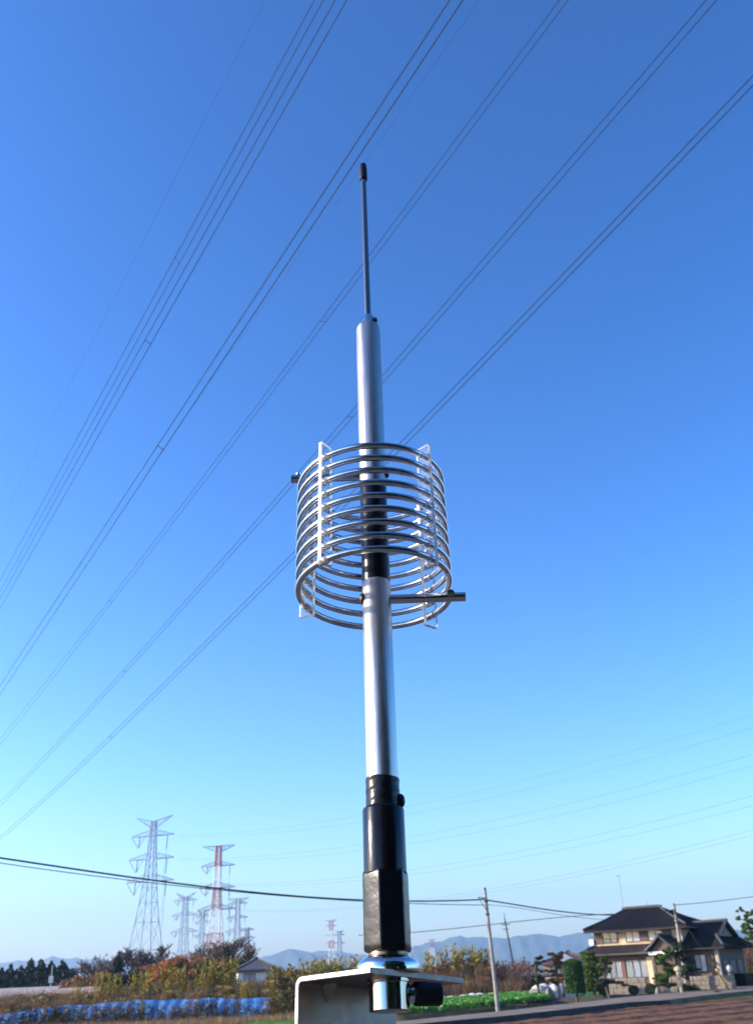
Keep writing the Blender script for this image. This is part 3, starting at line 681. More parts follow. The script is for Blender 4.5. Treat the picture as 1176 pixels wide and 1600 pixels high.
def shrub_proto(kind):
    root = empty('shrub')
    if kind == 'brown':
        b = twigs(60, 1.5, 2.0, .016); b.build('stems', m_twig, root)
        bl = [(random.gauss(0, .75), random.gauss(0, .6), random.uniform(.3, 1.25), .55, .5, .45) for _ in range(12)]
        V, Q_ = leafquads(blobpts(4200, bl, .15), .07, asp=.4); npmesh('leaves', V, Q_, L_brown, root)
        P = np.column_stack([RNG.normal(0, .9, 900), RNG.normal(0, .7, 900), np.zeros(900)]); V, Q_ = blades(P, 1.45, .014, .22); npmesh('dry_grass', V, Q_, L_reed, root)
    if kind == 'olive':
        b = twigs(40, 1.2, 1.9, .018); b.build('stems', m_twig, root)
        bl = [(random.gauss(0, .7), random.gauss(0, .6), random.uniform(.25, 1.5), .5, .45, .4) for _ in range(14)]
        V, Q_ = leafquads(blobpts(3200, bl, .3), .085); npmesh('leaves', V, Q_, L_olive, root)
    if kind == 'yellow':
        b = MB(); Pn = []
        for _ in range(26):
            a = random.uniform(0, 6.283); q_ = random.uniform(0, .9); p = Vector((q_ * math.cos(a), q_ * math.sin(a), 0)); d = Vector((random.gauss(0, .13), random.gauss(0, .13), 1)); h = random.choice((.9, 1.2, 1.5, 1.9, 2.05)) * random.uniform(.9, 1.05)
            b.tube([p, p + d * h * .5, p + d * h], [.018, .012, .004], 3, cap=False)
            for t_ in np.linspace(.3, 1, 34): Pn.append(tuple(p + d * h * float(t_) + Vector((random.gauss(0, .09), random.gauss(0, .09), 0))))
        b.build('stems', m_twig, root); V, Q_ = leafquads(np.array(Pn), .095, up=.3, asp=.5); npmesh('leaves', V, Q_, L_yel, root)
    if kind == 'rust':
        b = twigs(50, 1.3, 2.0, .02); b.build('stems', m_twig, root)
        bl = [(random.gauss(0, .7), random.gauss(0, .6), random.uniform(.4, 1.6), .5, .45, .35) for _ in range(12)]
        V, Q_ = leafquads(blobpts(3000, bl, .2), .08, asp=.5); npmesh('leaves', V, Q_, L_rust, root)
    if kind == 'plum':
        b = twigs(90, 1.1, 2.0, .016, .2); b.build('stems', m_twig, root)
        bl = [(random.gauss(0, .6), random.gauss(0, .5), random.uniform(.4, 1.7), .4, .4, .4) for _ in range(10)]
        V, Q_ = leafquads(blobpts(1500, bl, .1), .07, asp=.5); npmesh('leaves', V, Q_, L_plum, root)
    if kind == 'green':
        b = twigs(25, .8, 1.5, .02); b.build('stems', m_bark, root)
        bl = [(random.gauss(0, .55), random.gauss(0, .5), random.uniform(.3, 1.4), .5, .45, .4) for _ in range(10)]
        V, Q_ = leafquads(blobpts(3000, bl, .4), .09); npmesh('leaves', V, Q_, L_green, root)
    return root
PROTO = {}
def shrub(kind, px, ytop, D, label, wide=1.0, group=None):
    """a shrub whose top reaches photo row ytop, standing on the ground at distance D"""
    p = at(px, ytop, D)
    if kind not in PROTO: PROTO[kind] = shrub_proto(kind); o = PROTO[kind]
    else: o = copy_tree(PROTO[kind])
    o.location = (p.x, D, 0); s_ = max(.3, p.z / 2.0); o.scale = (s_ * wide, s_ * wide, s_); o.rotation_euler = (0, 0, random.uniform(0, 6.28))
    tag(o, label, 'shrub', group); return o

LM = [(-40, 'cut by the left edge'), (-14, 'at the left edge'), (12, 'below the second dark conifer'), (38, 'below the third dark conifer'), (64, 'below the tallest dark conifer'), (90, 'below the small pole'), (116, 'right of the small pole'), (142, 'left of the first bare tree'), (168, 'below the single dark fir'), (194, 'right of the single dark fir'), (220, 'below the left leg of the tallest pylon'), (246, 'below the right leg of the tallest pylon'), (272, 'below the left rusty tree'), (298, 'below the tallest rusty tree'), (324, 'left of the red and white pylon foot'), (350, 'below the red and white pylon'), (376, 'below the left end of the bungalow'), (402, 'below the bungalow windows'), (428, 'below the right end of the bungalow'), (454, 'beside the bracket flange'), (490, 'hidden beside the bracket')]
def landmark(x): return min(LM, key=lambda q_: abs(q_[0] - x))[1]
G1 = 'dry shrubs of the thicket left of the bracket'
for i, x in enumerate(range(-40, 480, 26)):                  # back rows of the dry thicket
    y = np.interp(x, [-40, 60, 130, 200, 260, 330, 400, 480], [1545, 1544, 1543, 1535, 1527, 1524, 1521, 1516]) + random.uniform(-4, 4)
    shrub('brown', x + random.uniform(-8, 8), y, random.uniform(97, 104), 'dry brown back row shrub, ' + landmark(x), 1.3, G1)
for i, x in enumerate(range(-30, 480, 30)):
    y = np.interp(x, [-40, 60, 130, 200, 260, 330, 400, 480], [1558, 1556, 1550, 1544, 1538, 1536, 1534, 1528]) + random.uniform(-5, 5)
    shrub('brown' if i % 3 else 'olive', x + random.uniform(-8, 8), y, random.uniform(88, 93), ('brown' if i % 3 else 'olive') + ' shrub behind the blue sheet, ' + landmark(x), 1.3, G1 if i % 3 else 'olive shrubs of the thicket left of the bracket')
for x, y, D, l in ((163, 1519, 88, 'yellow-green leafy shrub at the left end of the tall thicket'), (182, 1524, 89, 'yellow-green shrub second from the left end of the tall thicket'), (212, 1522, 90, 'yellow-green shrub below the left leg of the tallest pylon'), (232, 1516, 92, 'yellow shrub below the right leg of the tallest pylon'), (262, 1512, 92, 'yellow shrub in front of the reddish tree'),
                   (290, 1510, 92, 'yellow-green shrub below the smaller grey pylon'), (322, 1504, 92, 'yellow shrub left of the red and white pylon foot'), (338, 1500, 93, 'tall yellow-green shrub at the foot of the red and white pylon'), (358, 1498, 93, 'tallest yellow-green shoots just left of the dark roofed bungalow'), (386, 1532, 84, 'olive yellow shrub in front of the bungalow wall'),
                   (428, 1509, 92, 'yellow-green shoot in front of the bungalow roof'), (126, 1541, 88, 'small yellow-green shrub right of the long pale shed roof')):
    shrub('yellow', x, y, D + 3, l, .5, 'yellow-green shrubs in the left thicket')
for x, y, D, l in ((450, 1509, 84, 'olive shrub hanging over the left end of the bracket'), (408, 1546, 80, 'dark olive shrub at the right end of the blue sheet'), (440, 1540, 80, 'dark olive shrub left of the bracket flange')):
    shrub('olive', x, y, D, l, 1.1, 'olive shrubs beside the bracket')
for x, y, D, l in ((476, 1505, 95, 'yellow shrub behind the bracket, left of the antenna'), (495, 1497, 97, 'yellow-green shrub below the tiny red and white pylon'), (520, 1499, 96, 'orange-yellow shrub behind the bracket below the tiny pylons'), (552, 1495, 96, 'yellow shrub just left of the chrome flange')):
    shrub('yellow', x, y, D, l, 1.0, 'yellow shrubs behind the bracket')
for x in (465, 490, 515, 545, 575, 600):
    shrub('olive', x, 1505, 99, 'olive brown shrub behind the bracket plate, ' + {465: 'at its left corner', 490: 'left of its middle', 515: 'near its middle', 545: 'left of the chrome flange', 575: 'behind the chrome flange', 600: 'behind the chrome socket'}[x], 1.1, 'shrubs behind the bracket plate')
G2 = 'rusty shrubs of the thicket right of the antenna'
for x, y, k_ in ((648, 1503, 'rust'), (668, 1499, 'brown'), (690, 1494, 'rust'), (712, 1494, 'plum'), (735, 1493, 'brown'), (758, 1494, 'plum'), (778, 1497, 'rust'), (800, 1498, 'plum'), (655, 1530, 'olive'), (680, 1525, 'brown'), (705, 1522, 'plum'), (730, 1520, 'brown'), (755, 1520, 'plum'), (782, 1522, 'brown')):
    shrub(k_, x, y + 4, 103 if y < 1510 else 98, {'rust': 'rust red', 'brown': 'dry brown', 'plum': 'purplish brown', 'olive': 'olive brown'}[k_] + ' shrub of the rusty ' + ('back row, ' if y < 1510 else 'front row, ') + {648: 'touching the hexagonal base', 668: 'behind the right end of the flange', 690: 'above the right part of the plate', 712: 'above the right tip of the plate', 735: 'below the tall yellow sprouts', 758: 'just left of the leaning pole', 778: 'just right of the leaning pole', 800: 'at the right end', 655: 'above the black plug', 680: 'right of the black plug', 705: 'below the plate tip', 730: 'right of the plate tip', 755: 'left of the leaning pole', 782: 'right of the leaning pole'}[x], 1.15, G2)
for x, y, l in ((722, 1477, 'tall yellow-green sprouting shrub in the middle of the rusty thicket'), (736, 1484, 'yellow-green sprouts just right of the tallest ones'), (703, 1487, 'yellow sprouting shrub left of the tallest green sprouts'), (755, 1485, 'thin grey-green sprouts left of the leaning pole'), (664, 1489, 'grey-green sprouts below the distant red pylon')):
    shrub('yellow', x, y, 104, l, .8, 'sprouting shrubs in the rusty thicket')
shrub('plum', 808, 1497, 100, 'reddish shrub beside the thin dark pole, right of the leaning pole', .7, G2)
for x, y, D, l in ((818, 1529, 104, 'rounded dark olive shrub between the leaning pole and the thin pine'), (800, 1534, 102, 'olive shrub at the foot of the thicket beside the leaning pole')):
    shrub('olive', x, y, D, l, 1.5)
shrub('green', 797, 1540, 100, 'fresh green shrub right of the leaning pole', 1.1)
for x, y, D, l in ((1165, 1508, 112, 'yellow shrub at the right edge beyond the stone wall'),): shrub('yellow', x, y, D, l, .8)
for x, y in ((1155, 1478), (1172, 1474), (1190, 1470)): shrub('plum', x, y, 130, {1155: 'purplish brown bush just right of the house wing', 1172: 'purplish brown bush below the large right pine', 1190: 'purplish brown bush cut by the right edge'}[x], 1.2, 'bushes at the right edge')

# ------------------------------------------------------------------ trees
def bare_tree_mesh(H, R_, m_, name_p, root, twn=1.0):
    b = MB()
    def grow(p, d, L, r, lev):
        n_ = 3; pts = [p]; dd = d.copy()
        for i in range(n_):
            dd = (dd + Vector((random.gauss(0, .13), random.gauss(0, .13), .05))).normalized(); pts.append(pts[-1] + dd * L / n_)
        b.tube(pts, [r * (1 - .45 * i / n_) for i in range(n_ + 1)], 5 if lev < 2 else 3, cap=False)
        if lev >= 5: return
        for k_ in range(4 if lev < 2 else 3):
            q_ = pts[random.randint(1, n_)]; a = random.uniform(0, 6.283)
            nd = (dd * .75 + Vector((math.cos(a), math.sin(a), .25)) * random.uniform(.45, .8)).normalized()
            grow(q_, nd, L * random.uniform(.55, .8), max(.05, r * .55), lev + 1)
    grow(Vector((0, 0, 0)), Vector((0, 0, 1)), H * .34, H * .018, 0)
    b.build('branches', m_, root)
BT = None
def bare_tree(px, ytop, D, label, wide=1.):
    global BT
    p = at(px, ytop, D)
    if BT is None:
        BT = empty('bare_tree'); bare_tree_mesh(10, 4, m_twig, 'b', BT)
        b = MB(); b.tube([(0, 0, -.2), (0.03, 0, 1.5), (0, .02, 3.3)], [.24, .2, .16], 8); b.build('trunk', m_bark, BT); o = BT
        zmax = max(v.co.z for v in BT.children[0].data.vertices); BT['_h'] = zmax
    else: o = copy_tree(BT)
    s_ = p.z / BT['_h']; o.location = (p.x, D, 0); o.scale = (s_ * wide, s_ * wide, s_); o.rotation_euler = (0, 0, random.uniform(0, 6.28)); tag(o, label, 'tree', 'bare winter trees')
for x, y, D, l, wd in ((150, 1500, 165, 'small bare tree right of the dark conifers', 1.1), (166, 1490, 160, 'bare brownish tree left of the single dark fir', 1.1), (178, 1484, 165, 'bare tree just behind the single dark fir', 1), (205, 1488, 165, 'bare tree right of the single dark fir', 1.1), (221, 1478, 160, 'bare tree at the left foot of the tallest pylon', 1), (234, 1474, 165, 'tall bare tree under the middle of the tallest pylon', 1), (247, 1482, 160, 'bare tree at the right foot of the tallest pylon', 1.1), (262, 1490, 165, 'bare tree right of the tallest pylon foot', 1),
                   (325, 1478, 150, 'bare tree left of the red and white pylon foot', 1.2), (338, 1470, 155, 'bare tree at the left foot of the red and white pylon', 1.2), (352, 1462, 158, 'tall bare tree inside the foot of the red and white pylon', 1.1), (364, 1468, 152, 'bare tree right of the red and white pylon foot', 1.2), (374, 1484, 160, 'bare tree behind the bungalow roof edge', 1.1), (1150, 1472, 150, 'bare tree behind the right end of the tiled house', 1.3)):
    bare_tree(x, y, D, l, wd)
def leafy(px, ytop, D, m_, label, wide=1., n=4500, size=.16, shape='round', group=None, trunk=.25, name='tree', cat='tree'):
    p = at(px, ytop, D); H = p.z; root = empty(name, (p.x, D, 0)); tag(root, label, cat, group)
    bl = []
    if shape == 'round':
        for _ in range(22):
            a = random.uniform(0, 6.28); e_ = random.uniform(-.3, 1); q_ = math.sqrt(max(0, 1 - e_ * e_ * .7)) * H * .34 * wide
            bl.append((q_ * math.cos(a), q_ * math.sin(a), H * .52 + e_ * H * .33, H * .15 * wide, H * .15 * wide, H * .12))
    else:                                                           # conifer: tiers of drooping sprays
        for t_ in np.linspace(.12, .97, 20):
            w_ = (1 - t_) ** .8 * H * .26 * wide * random.uniform(.8, 1.15)
            for k_ in range(4):
                a = random.uniform(0, 6.28); bl.append((w_ * .55 * math.cos(a), w_ * .55 * math.sin(a), H * t_, max(.15, w_ * .55), max(.15, w_ * .55), H * .035))
    V, Q_ = leafquads(blobpts(n, bl, .25), size); 
    V[:, 2] = np.minimum(V[:, 2], H * 1.02); npmesh('crown', V, Q_, m_, root)
    b = MB(); b.tube([(0, 0, -.1), (.05, 0, H * .4), (0, 0, H * .8)], [H * .03, H * .02, H * .008], 8)
    for _ in range(7):
        a = random.uniform(0, 6.28); z = H * random.uniform(.25, .6); b.tube([(0, 0, z), (H * .15 * math.cos(a), H * .15 * math.sin(a), z + H * .12), (H * .25 * wide * math.cos(a), H * .25 * wide * math.sin(a), z + H * .2)], [H * .012, H * .008, H * .003], 5)
    b.build('trunk', m_bark, root, smooth=True); return root
CF = 'dark conifers on the left skyline'
for x, y, wd, l in ((-14, 1508, 1.2, 'dark conifer cut by the left edge'), (4, 1512, 1.3, 'leftmost fully visible dark conifer'), (18, 1506, 1.1, 'second dark conifer from the left'), (34, 1509, 1.2, 'third dark conifer from the left'), (50, 1497, 1.2, 'tallest pointed dark conifer left of the small pole'), (66, 1498, 1.3, 'broad dark conifer just left of the small pole'), (82, 1501, 1.3, 'dark conifer behind the small pole'), (99, 1499, 1.4, 'dark conifer right of the small pole'), (26, 1516, 1.5, 'low dark conifer in front of the left ones')):
    leafy(x, y, 210, L_conif, l, wd * 1.45, 3600, .34, 'cone', CF)
for x, y, l in ((-8, 1516, 'broad dark evergreen mass at the left edge, behind the conifers'), (20, 1514, 'broad dark evergreen behind the second conifer'), (44, 1512, 'broad dark evergreen behind the tallest conifer'), (70, 1511, 'broad dark evergreen behind the small pole'), (95, 1512, 'broad dark evergreen at the right end of the conifers')):
    leafy(x, y, 225, L_conif, l, 2., 4200, .36, 'round', CF)
leafy(186, 1487, 150, L_conif, 'single dark fir among the bare trees left of the tallest pylon', 1.2, 4200, .2, 'cone')
leafy(110, 1528, 170, L_plum, 'low purplish bush line right of the dark conifers', 2., 3000, .22)
leafy(138, 1522, 165, L_brown, 'brown leafless looking bush left of the first bare trees', 1.8, 3000, .2)
leafy(200, 1512, 150, L_conif, 'low dark bush in the bare grove, left one', 1.8, 3500, .18, group='dark bushes in the bare grove')
leafy(232, 1505, 150, L_conif, 'dark bush below the tallest pylon', 1.5, 3500, .18, group='dark bushes in the bare grove')
leafy(170, 1514, 150, L_plum, 'rusty brown bush in front of the single dark fir', 1.5, 3000, .16)
leafy(250, 1497, 150, L_plum, 'brownish bushy tree between the tallest pylon and the rusty tree', 1.4, 3500, .16)
leafy(268, 1496, 135, L_rust, 'rusty red tree between the two large pylons, left one', 1.35, 5000, .16)
leafy(290, 1487, 135, L_rust, 'tallest rusty red tree left of the red and white pylon', 1.3, 5500, .16)
leafy(306, 1494, 134, L_conif, 'dark green tree at the right side of the rusty tree', 1.1, 4500, .15)
leafy(345, 1492, 140, L_plum, 'brown leafy tree at the foot of the red and white pylon', 1.5, 4500, .15)
leafy(356, 1478, 138, L_conif, 'dark evergreen at the right foot of the red and white pylon', .8, 4500, .16, 'cone')
leafy(372, 1496, 140, L_conif, 'dark evergreen behind the left side of the bungalow roof', 1.1, 4500, .15)

# ------------------------------------------------------------------ two storey tiled house
ALF = rad(33); E1 = Vector((math.cos(ALF), -math.sin(ALF), 0)); E2 = Vector((math.sin(ALF), math.cos(ALF), 0))
HO = at(930, 1479, 96); HO.z = 0
def solve_u(px, z, y0=0):
    """distance along the front wall at which photo column px lies"""
    lo, hi = -5., 30.
    for _ in range(50):
        m_ = (lo + hi) / 2; p = HO + E1 * m_ + E2 * y0 + Vector((0, 0, z)); v = p - CAM; x = 588 + F * v.dot(CR) / v.dot(FWD)
        if x < px: lo = m_
        else: hi = m_
    return lo
def rowz(px, row, y0=0):
    """height of the point on the front wall plane seen at photo pixel"""
    d = ray(px, row); n_ = E2; k_ = (HO + E2 * y0 - CAM).dot(n_) / d.dot(n_); return (CAM + d * k_).z
Wf = solve_u(1065, 4.5)
house = empty('two_storey_house', HO, -ALF); tag(house, 'two storey house with dark tiled hip roofs and beige plaster walls', 'house')
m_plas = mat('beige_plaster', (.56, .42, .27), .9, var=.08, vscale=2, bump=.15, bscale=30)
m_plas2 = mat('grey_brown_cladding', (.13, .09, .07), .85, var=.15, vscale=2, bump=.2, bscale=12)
m_tile = mat('dark_roof_tile', (.018, .017, .018), .75, spec=.15, var=.3, vscale=5, bump=.2, bscale=14)
m_tile2 = mat('brown_roof_tile', (.07, .052, .045), .6, var=.25, vscale=4, bump=.2, bscale=14)
m_ridge = mat('ridge_tile', (.065, .06, .06), .6)
m_frame = mat('dark_window_frame', (.045, .035, .03), .5)
m_wood = mat('brown_shutter', (.11, .075, .06), .7, var=.2, vscale=8, stretch=(8, 8, .5))
m_curt = mat('pale_curtain', (.48, .50, .53), .9, var=.12, vscale=4, stretch=(9, 9, .3))
m_curt2 = mat('beige_curtain', (.42, .40, .33), .9, var=.15, vscale=4, stretch=(9, 9, .3))
m_glass = bpy.data.materials.new('window_glass'); m_glass.use_nodes = True; q = m_glass.node_tree.nodes['Principled BSDF']
sock(q, 'Base Color', (.9, .95, 1, 1)); sock(q, 'Roughness', .03); sock(q, 'Transmission Weight', .85); sock(q, 'IOR', 1.45)
m_white = mat('white_trim', (.75, .74, .70), .7)
m_stone = mat('wall_stone', (.23, .19, .15), .9, var=.25, vscale=3, bump=.6, bscale=9)
z_base, z_r1, z_w1, z_e2, z_rg = 0.0, rowz(930, 1492), rowz(930, 1479), rowz(930, 1455), 0
DEP = 7.6
def wallbox(x0, x1, y0, y1, z0, z1, m_, name='wall', parent=house):
    b = MB(); b.box2((x0, y0, z0), (x1, y1, z1)); return b.build(name, m_, parent)
wallbox(0, Wf, 0, DEP, z_w1 - .3, z_e2 + .25, m_plas)
lowx1 = solve_u(1119, 2.5, -1.2)
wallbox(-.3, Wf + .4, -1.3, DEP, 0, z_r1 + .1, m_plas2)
def hip_roof(x0, x1, y0, y1, ze, zr, rx0, rx1, m_, parent=house, name='roof', sweep=.12, th=.16, ribs=True, sides='flrb', gable=None):
    """hip roof with curved-up eaves, tile ribs, ridge and hip caps"""
    root = empty(name); root.parent = parent
    yr = (y0 + y1) / 2
    E = {'fl': Vector((x0, y0, ze + sweep)), 'fr': Vector((x1, y0, ze + sweep)), 'bl': Vector((x0, y1, ze + sweep)), 'br': Vector((x1, y1, ze + sweep))}
    Rl, Rr = Vector((rx0, yr, zr)), Vector((rx1, yr, zr))
    rib = MB()
    def slope(a, b_, c, d, nm, K=14, M_=8):
        """a,b_ eave ends; c,d ridge ends above b_ and a"""
        b = MB(); vs2 = []
        for j in range(M_ + 1):
            t_ = j / M_
            for i in range(K + 1):
                s_ = i / K; lo = a.lerp(b_, s_); hi = d.lerp(c, s_); p = lo.lerp(hi, t_)
                p.z -= (sweep * (1 - abs(2 * s_ - 1) ** 3)) * (1 - t_) + .10 * (hi.z - lo.z) * math.sin(math.pi * t_) * .6
                vs2.append(p)
        nV = len(vs2); vs2 += [v - Vector((0, 0, th)) for v in vs2]; fs_ = []
        for j in range(M_):
            for i in range(K):
                q0 = j * (K + 1) + i; f = (q0, q0 + 1, q0 + K + 2, q0 + K + 1); fs_.append(f); fs_.append(tuple(nV + x for x in f[::-1]))
        for i in range(K): fs_.append((i, nV + i, nV + i + 1, i + 1))
        b.add(vs2, fs_); b.build(nm, m_, root)
        L = (b_ - a).length; nr = int(L / .3)
        dirn = (b_ - a).normalized()
        for i in range(1, nr):
            s_ = i / nr; foot = a.lerp(b_, s_); 
            # rib runs straight up the slope until it meets ridge or hip
            ud = (d - a) - dirn * (d - a).dot(dirn)
            la = (d - a).dot(dirn); lb = (b_ - c).dot(dirn); x_ = s_ * L
            tm = 1.0
            if la > 0: tm = min(tm, x_ / la)
            if lb > 0: tm = min(tm, (L - x_) / lb)
            pts = []
            for t_ in (0, .25, .5, .75, 1):
                t_ *= tm; p = foot + ud * t_; ss = 0 if L < 1e-6 else s_
                p.z = foot.z + (d.z - a.z) * t_ - (sweep * (1 - abs(2 * ss - 1) ** 3)) * (1 - t_) - .06 * (d.z - a.z) * math.sin(math.pi * t_) + .02
                pts.append(p)
            rib.tube(pts, .045, 4, cap=False)
    if 'f' in sides: slope(E['fl'], E['fr'], Rr, Rl, 'front_slope')
    if 'r' in sides: slope(E['fr'], E['br'], Rr, Rr, 'side_slope')
    if 'b' in sides: slope(E['br'], E['bl'], Rl, Rr, 'rear_slope')
    if 'l' in sides: slope(E['bl'], E['fl'], Rl, Rl, 'side_slope')
    tag(rib.build('tile_rows', m_, root), kind='stuff')
    b = MB(); b.tube([Rl - Vector((.15, 0, -.06)), Rl + Vector((.3, 0, .12)), Rr - Vector((.3, 0, -.12)), Rr + Vector((.15, 0, .06))], .15, 8); b.build('ridge_cap', m_ridge, root, smooth=True)
    for key, R_ in (('fl', Rl), ('fr', Rr), ('br', Rr), ('bl', Rl)):
        if key[0] == 'b' and 'b' not in sides: continue
        e_ = E[key]; m1 = e_.lerp(R_, .5) - Vector((0, 0, .06 * (R_.z - e_.z)))
        b = MB(); b.tube([e_ + Vector((0, 0, .05)), m1 + Vector((0, 0, .05)), R_], [.10, .09, .09], 6); b.build('hip_cap', m_ridge, root, smooth=True)
    b = MB()
    for a_, c_ in (('fl', 'fr'), ('fr', 'br')):
        b = MB(); o_ = Vector((0, -.05, -.2)) if a_ == 'fl' else Vector((.05, 0, -.2)); mid = E[a_].lerp(E[c_], .5) - Vector((0, 0, sweep))
        b.tube([E[a_] + o_ - Vector((0, 0, .05)), mid + o_, E[c_] + o_ - Vector((0, 0, .05))], .06, 6); b.build('gutter', m_frame, root)
    return root
OH = .75
zr2 = rowz(970, 1422, DEP / 2)
hip_roof(-OH, Wf + OH, -OH, DEP + OH, z_e2, zr2, DEP / 2 - 1.9, Wf - DEP / 2 + 1.0, m_tile)
# lower roof skirt in front of the upper floor
lo = empty('lower_roof'); lo.parent = house
xa, xb = -.95, Wf * .72; ya, yb = -2.1, .02
b = MB(); K = 12; vs2 = []
for j in range(5):
    t_ = j / 4
    for i in range(K + 1): vs2.append(Vector((xa + (xb - xa) * i / K + (0.0 if i else .9 * t_), ya + (yb - ya) * t_, z_r1 + (z_w1 - z_r1) * t_ + .1 * (1 - t_) * abs(2 * i / K - 1) ** 3)))
nV = len(vs2); vs2 += [v - Vector((0, 0, .15)) for v in vs2]; fs_ = []
for j in range(4):
    for i in range(K):
        q0 = j * (K + 1) + i; f = (q0, q0 + 1, q0 + K + 2, q0 + K + 1); fs_ += [f, tuple(nV + x for x in f[::-1])]
for i in range(K): fs_.append((i, nV + i, nV + i + 1, i + 1))
b.add(vs2, fs_); b.build('front_slope', m_tile2, lo)
b = MB()
for i in range(1, int((xb - xa) / .3)):
    x = xa + .3 * i; b.tube([(x, ya, z_r1 + .03), (x, yb, z_w1 + .03)], .045, 4, cap=False)
tag(b.build('tile_rows', m_tile2, lo), kind='stuff')
b = MB(); b.tube([(xa - .05, ya - .05, z_r1 - .1), (xb, ya - .05, z_r1 - .12)], .06, 6); b.build('gutter', m_frame, lo)
b = MB(); b.tube([(xa, ya, z_r1 + .12), (xa + .9, yb, z_w1 + .06)], .09, 6); b.build('hip_cap', m_ridge, lo)
# small gabled porch roof in the skirt
pgx = solve_u(1034, 4, -2.4); pz = rowz(1034, 1463, -2.4)
po = empty('porch_roof'); po.parent = house
gx0, gx1 = solve_u(1008, 3.4, -3.1), solve_u(1058, 3.4, -3.1)
for sg, ex in ((-1, gx0), (1, gx1)):
    b = MB(); P4 = [Vector((pgx, -3.2, pz)), Vector((ex, -3.2, z_r1 + .05)), Vector((ex, .3, z_r1 + .05)), Vector((pgx, .3, pz))]
    if sg > 0: P4 = P4[::-1]
    b.quadslab(P4, .14); b.build('porch_slope', m_tile, po)
    b = MB(); b.tube([(pgx, -3.25, pz + .05), ((pgx + ex) / 2, -3.25, (pz + z_r1) / 2 - .02), (ex, -3.25, z_r1 + .08)], .10, 8); b.build('verge_cap', m_ridge, po)
    b = MB()
    for i in range(1, 11):
        y = -3.2 + 3.4 * i / 11; b.tube([(pgx, y, pz + .02), (ex, y, z_r1 + .07)], .045, 4, cap=False)
    tag(b.build('tile_rows', m_tile, po), kind='stuff')
b = MB(); b.tube([(pgx, -3.45, pz + .12), (pgx, .2, pz + .12)], .13, 8); b.build('ridge_cap', m_ridge, po)
b = MB(); b.add([(gx0 + .3, -2.9, z_r1), (gx1 - .3, -2.9, z_r1), (pgx, -2.9, pz - .25), (gx0 + .3, -2.8, z_r1), (gx1 - .3, -2.8, z_r1), (pgx, -2.8, pz - .25)], [(0, 1, 2), (5, 4, 3), (0, 3, 4, 1), (1, 4, 5, 2), (2, 5, 3, 0)]); b.build('porch_gable', m_plas2, po)
for x in (gx0 + .5, gx1 - .5):
    b = MB(); b.box2((x - .12, -2.95, 0), (x + .12, -2.7, z_r1)); b.build('porch_post', m_wood, po)
b = MB(); b.box2((gx0 + .2, -3.0, z_r1 - .25), (gx1 - .2, -2.65, z_r1)); b.build('porch_beam', m_white, po)
# windows: frame, panes, curtains
def window(x0, x1, z0, z1, y, curtain, n=2, parent=house, rail=False):
    root = empty('window'); root.parent = parent
    b = MB(); t_ = .06
    b.box2((x0, y - .07, z0), (x1, y + .03, z0 + t_)); b.box2((x0, y - .07, z1 - t_), (x1, y + .03, z1))
    for i in range(n + 1):
        x = x0 + (x1 - x0) * i / n; b.box2((x - t_ / 2, y - .068, z0 + t_ + .001), (x + t_ / 2, y + .028, z1 - t_ - .001))
    b.build('window_frame', m_frame, root)
    for i in range(n):
        xa_, xb_ = x0 + (x1 - x0) * i / n + t_ / 2, x0 + (x1 - x0) * (i + 1) / n - t_ / 2
        b = MB(); b.box2((xa_, y - .035, z0 + t_), (xb_, y - .027, z1 - t_)); b.build('pane', m_glass, root)
        b = MB(); K_ = 14; vs3 = []
        for j in range(K_ + 1):
            x = xa_ + (xb_ - xa_) * j / K_; yy = y - .012 + (.008 if j % 2 else -.006); vs3 += [(x, yy, z0 + t_), (x, yy, z1 - t_)]
        b.add(vs3, [(2 * j, 2 * j + 2, 2 * j + 3, 2 * j + 1) for j in range(K_)]); b.build('curtain', curtain[i % len(curtain)], root)
    if rail:
        b = MB(); b.box2((x0 - .05, y - .2, z0 + .32), (x1 + .05, y - .16, z0 + .37)); b.box2((x0 - .05, y - .2, z0), (x1 + .05, y - .16, z0 + .04))
        for i in range(9): xx = x0 + (x1 - x0) * i / 8; b.box2((xx - .012, y - .19, z0 + .045), (xx + .012, y - .17, z0 + .315))
        b.build('window_rail', m_frame, root)
    return root
def U(px, z=4.7): return solve_u(px, z)
zt, zb = z_e2 - .1, z_w1 + .24
def panel(x0, x1, z0, z1, y, m_, name='shutter', parent=house):
    b = MB(); b.box2((x0, y - .1, z0), (x1, y + .0, z1))
    k_ = max(2, int((x1 - x0) / .28))
    for i in range(1, k_): x = x0 + (x1 - x0) * i / k_; b.box2((x - .014, y - .118, z0 + .03), (x + .014, y - .1005, z1 - .03))
    return b.build(name, m_, parent)
panel(U(928.5), U(941.5), zb - .1, zt + .1, 0, m_plas2, 'dark_wall_panel'); window(U(942), U(964), zb, zt, 0, [m_curt2], 2, rail=True)
window(U(977.5), U(999), zb - .05, zt + .02, 0, [m_curt, m_curt], 2); panel(U(999.8), U(1011.5), zb, zt, 0, m_wood)
window(U(1012.5), U(1034.5), zb - .05, zt + .02, 0, [m_curt, m_curt2], 2, rail=False); panel(U(1035), U(1049), zb, zt, 0, m_wood)
b = MB(); b.box2((-.02, -.10, z_w1 + .02), (Wf + .02, -.004, z_w1 + .13)); b.build('light_ledge', m_plas, house)
b = MB(); b.box2((-.5, -.3, z_w1 + .1), (-.06, .3, z_w1 + .62)); b.build('white_unit', m_white, house)
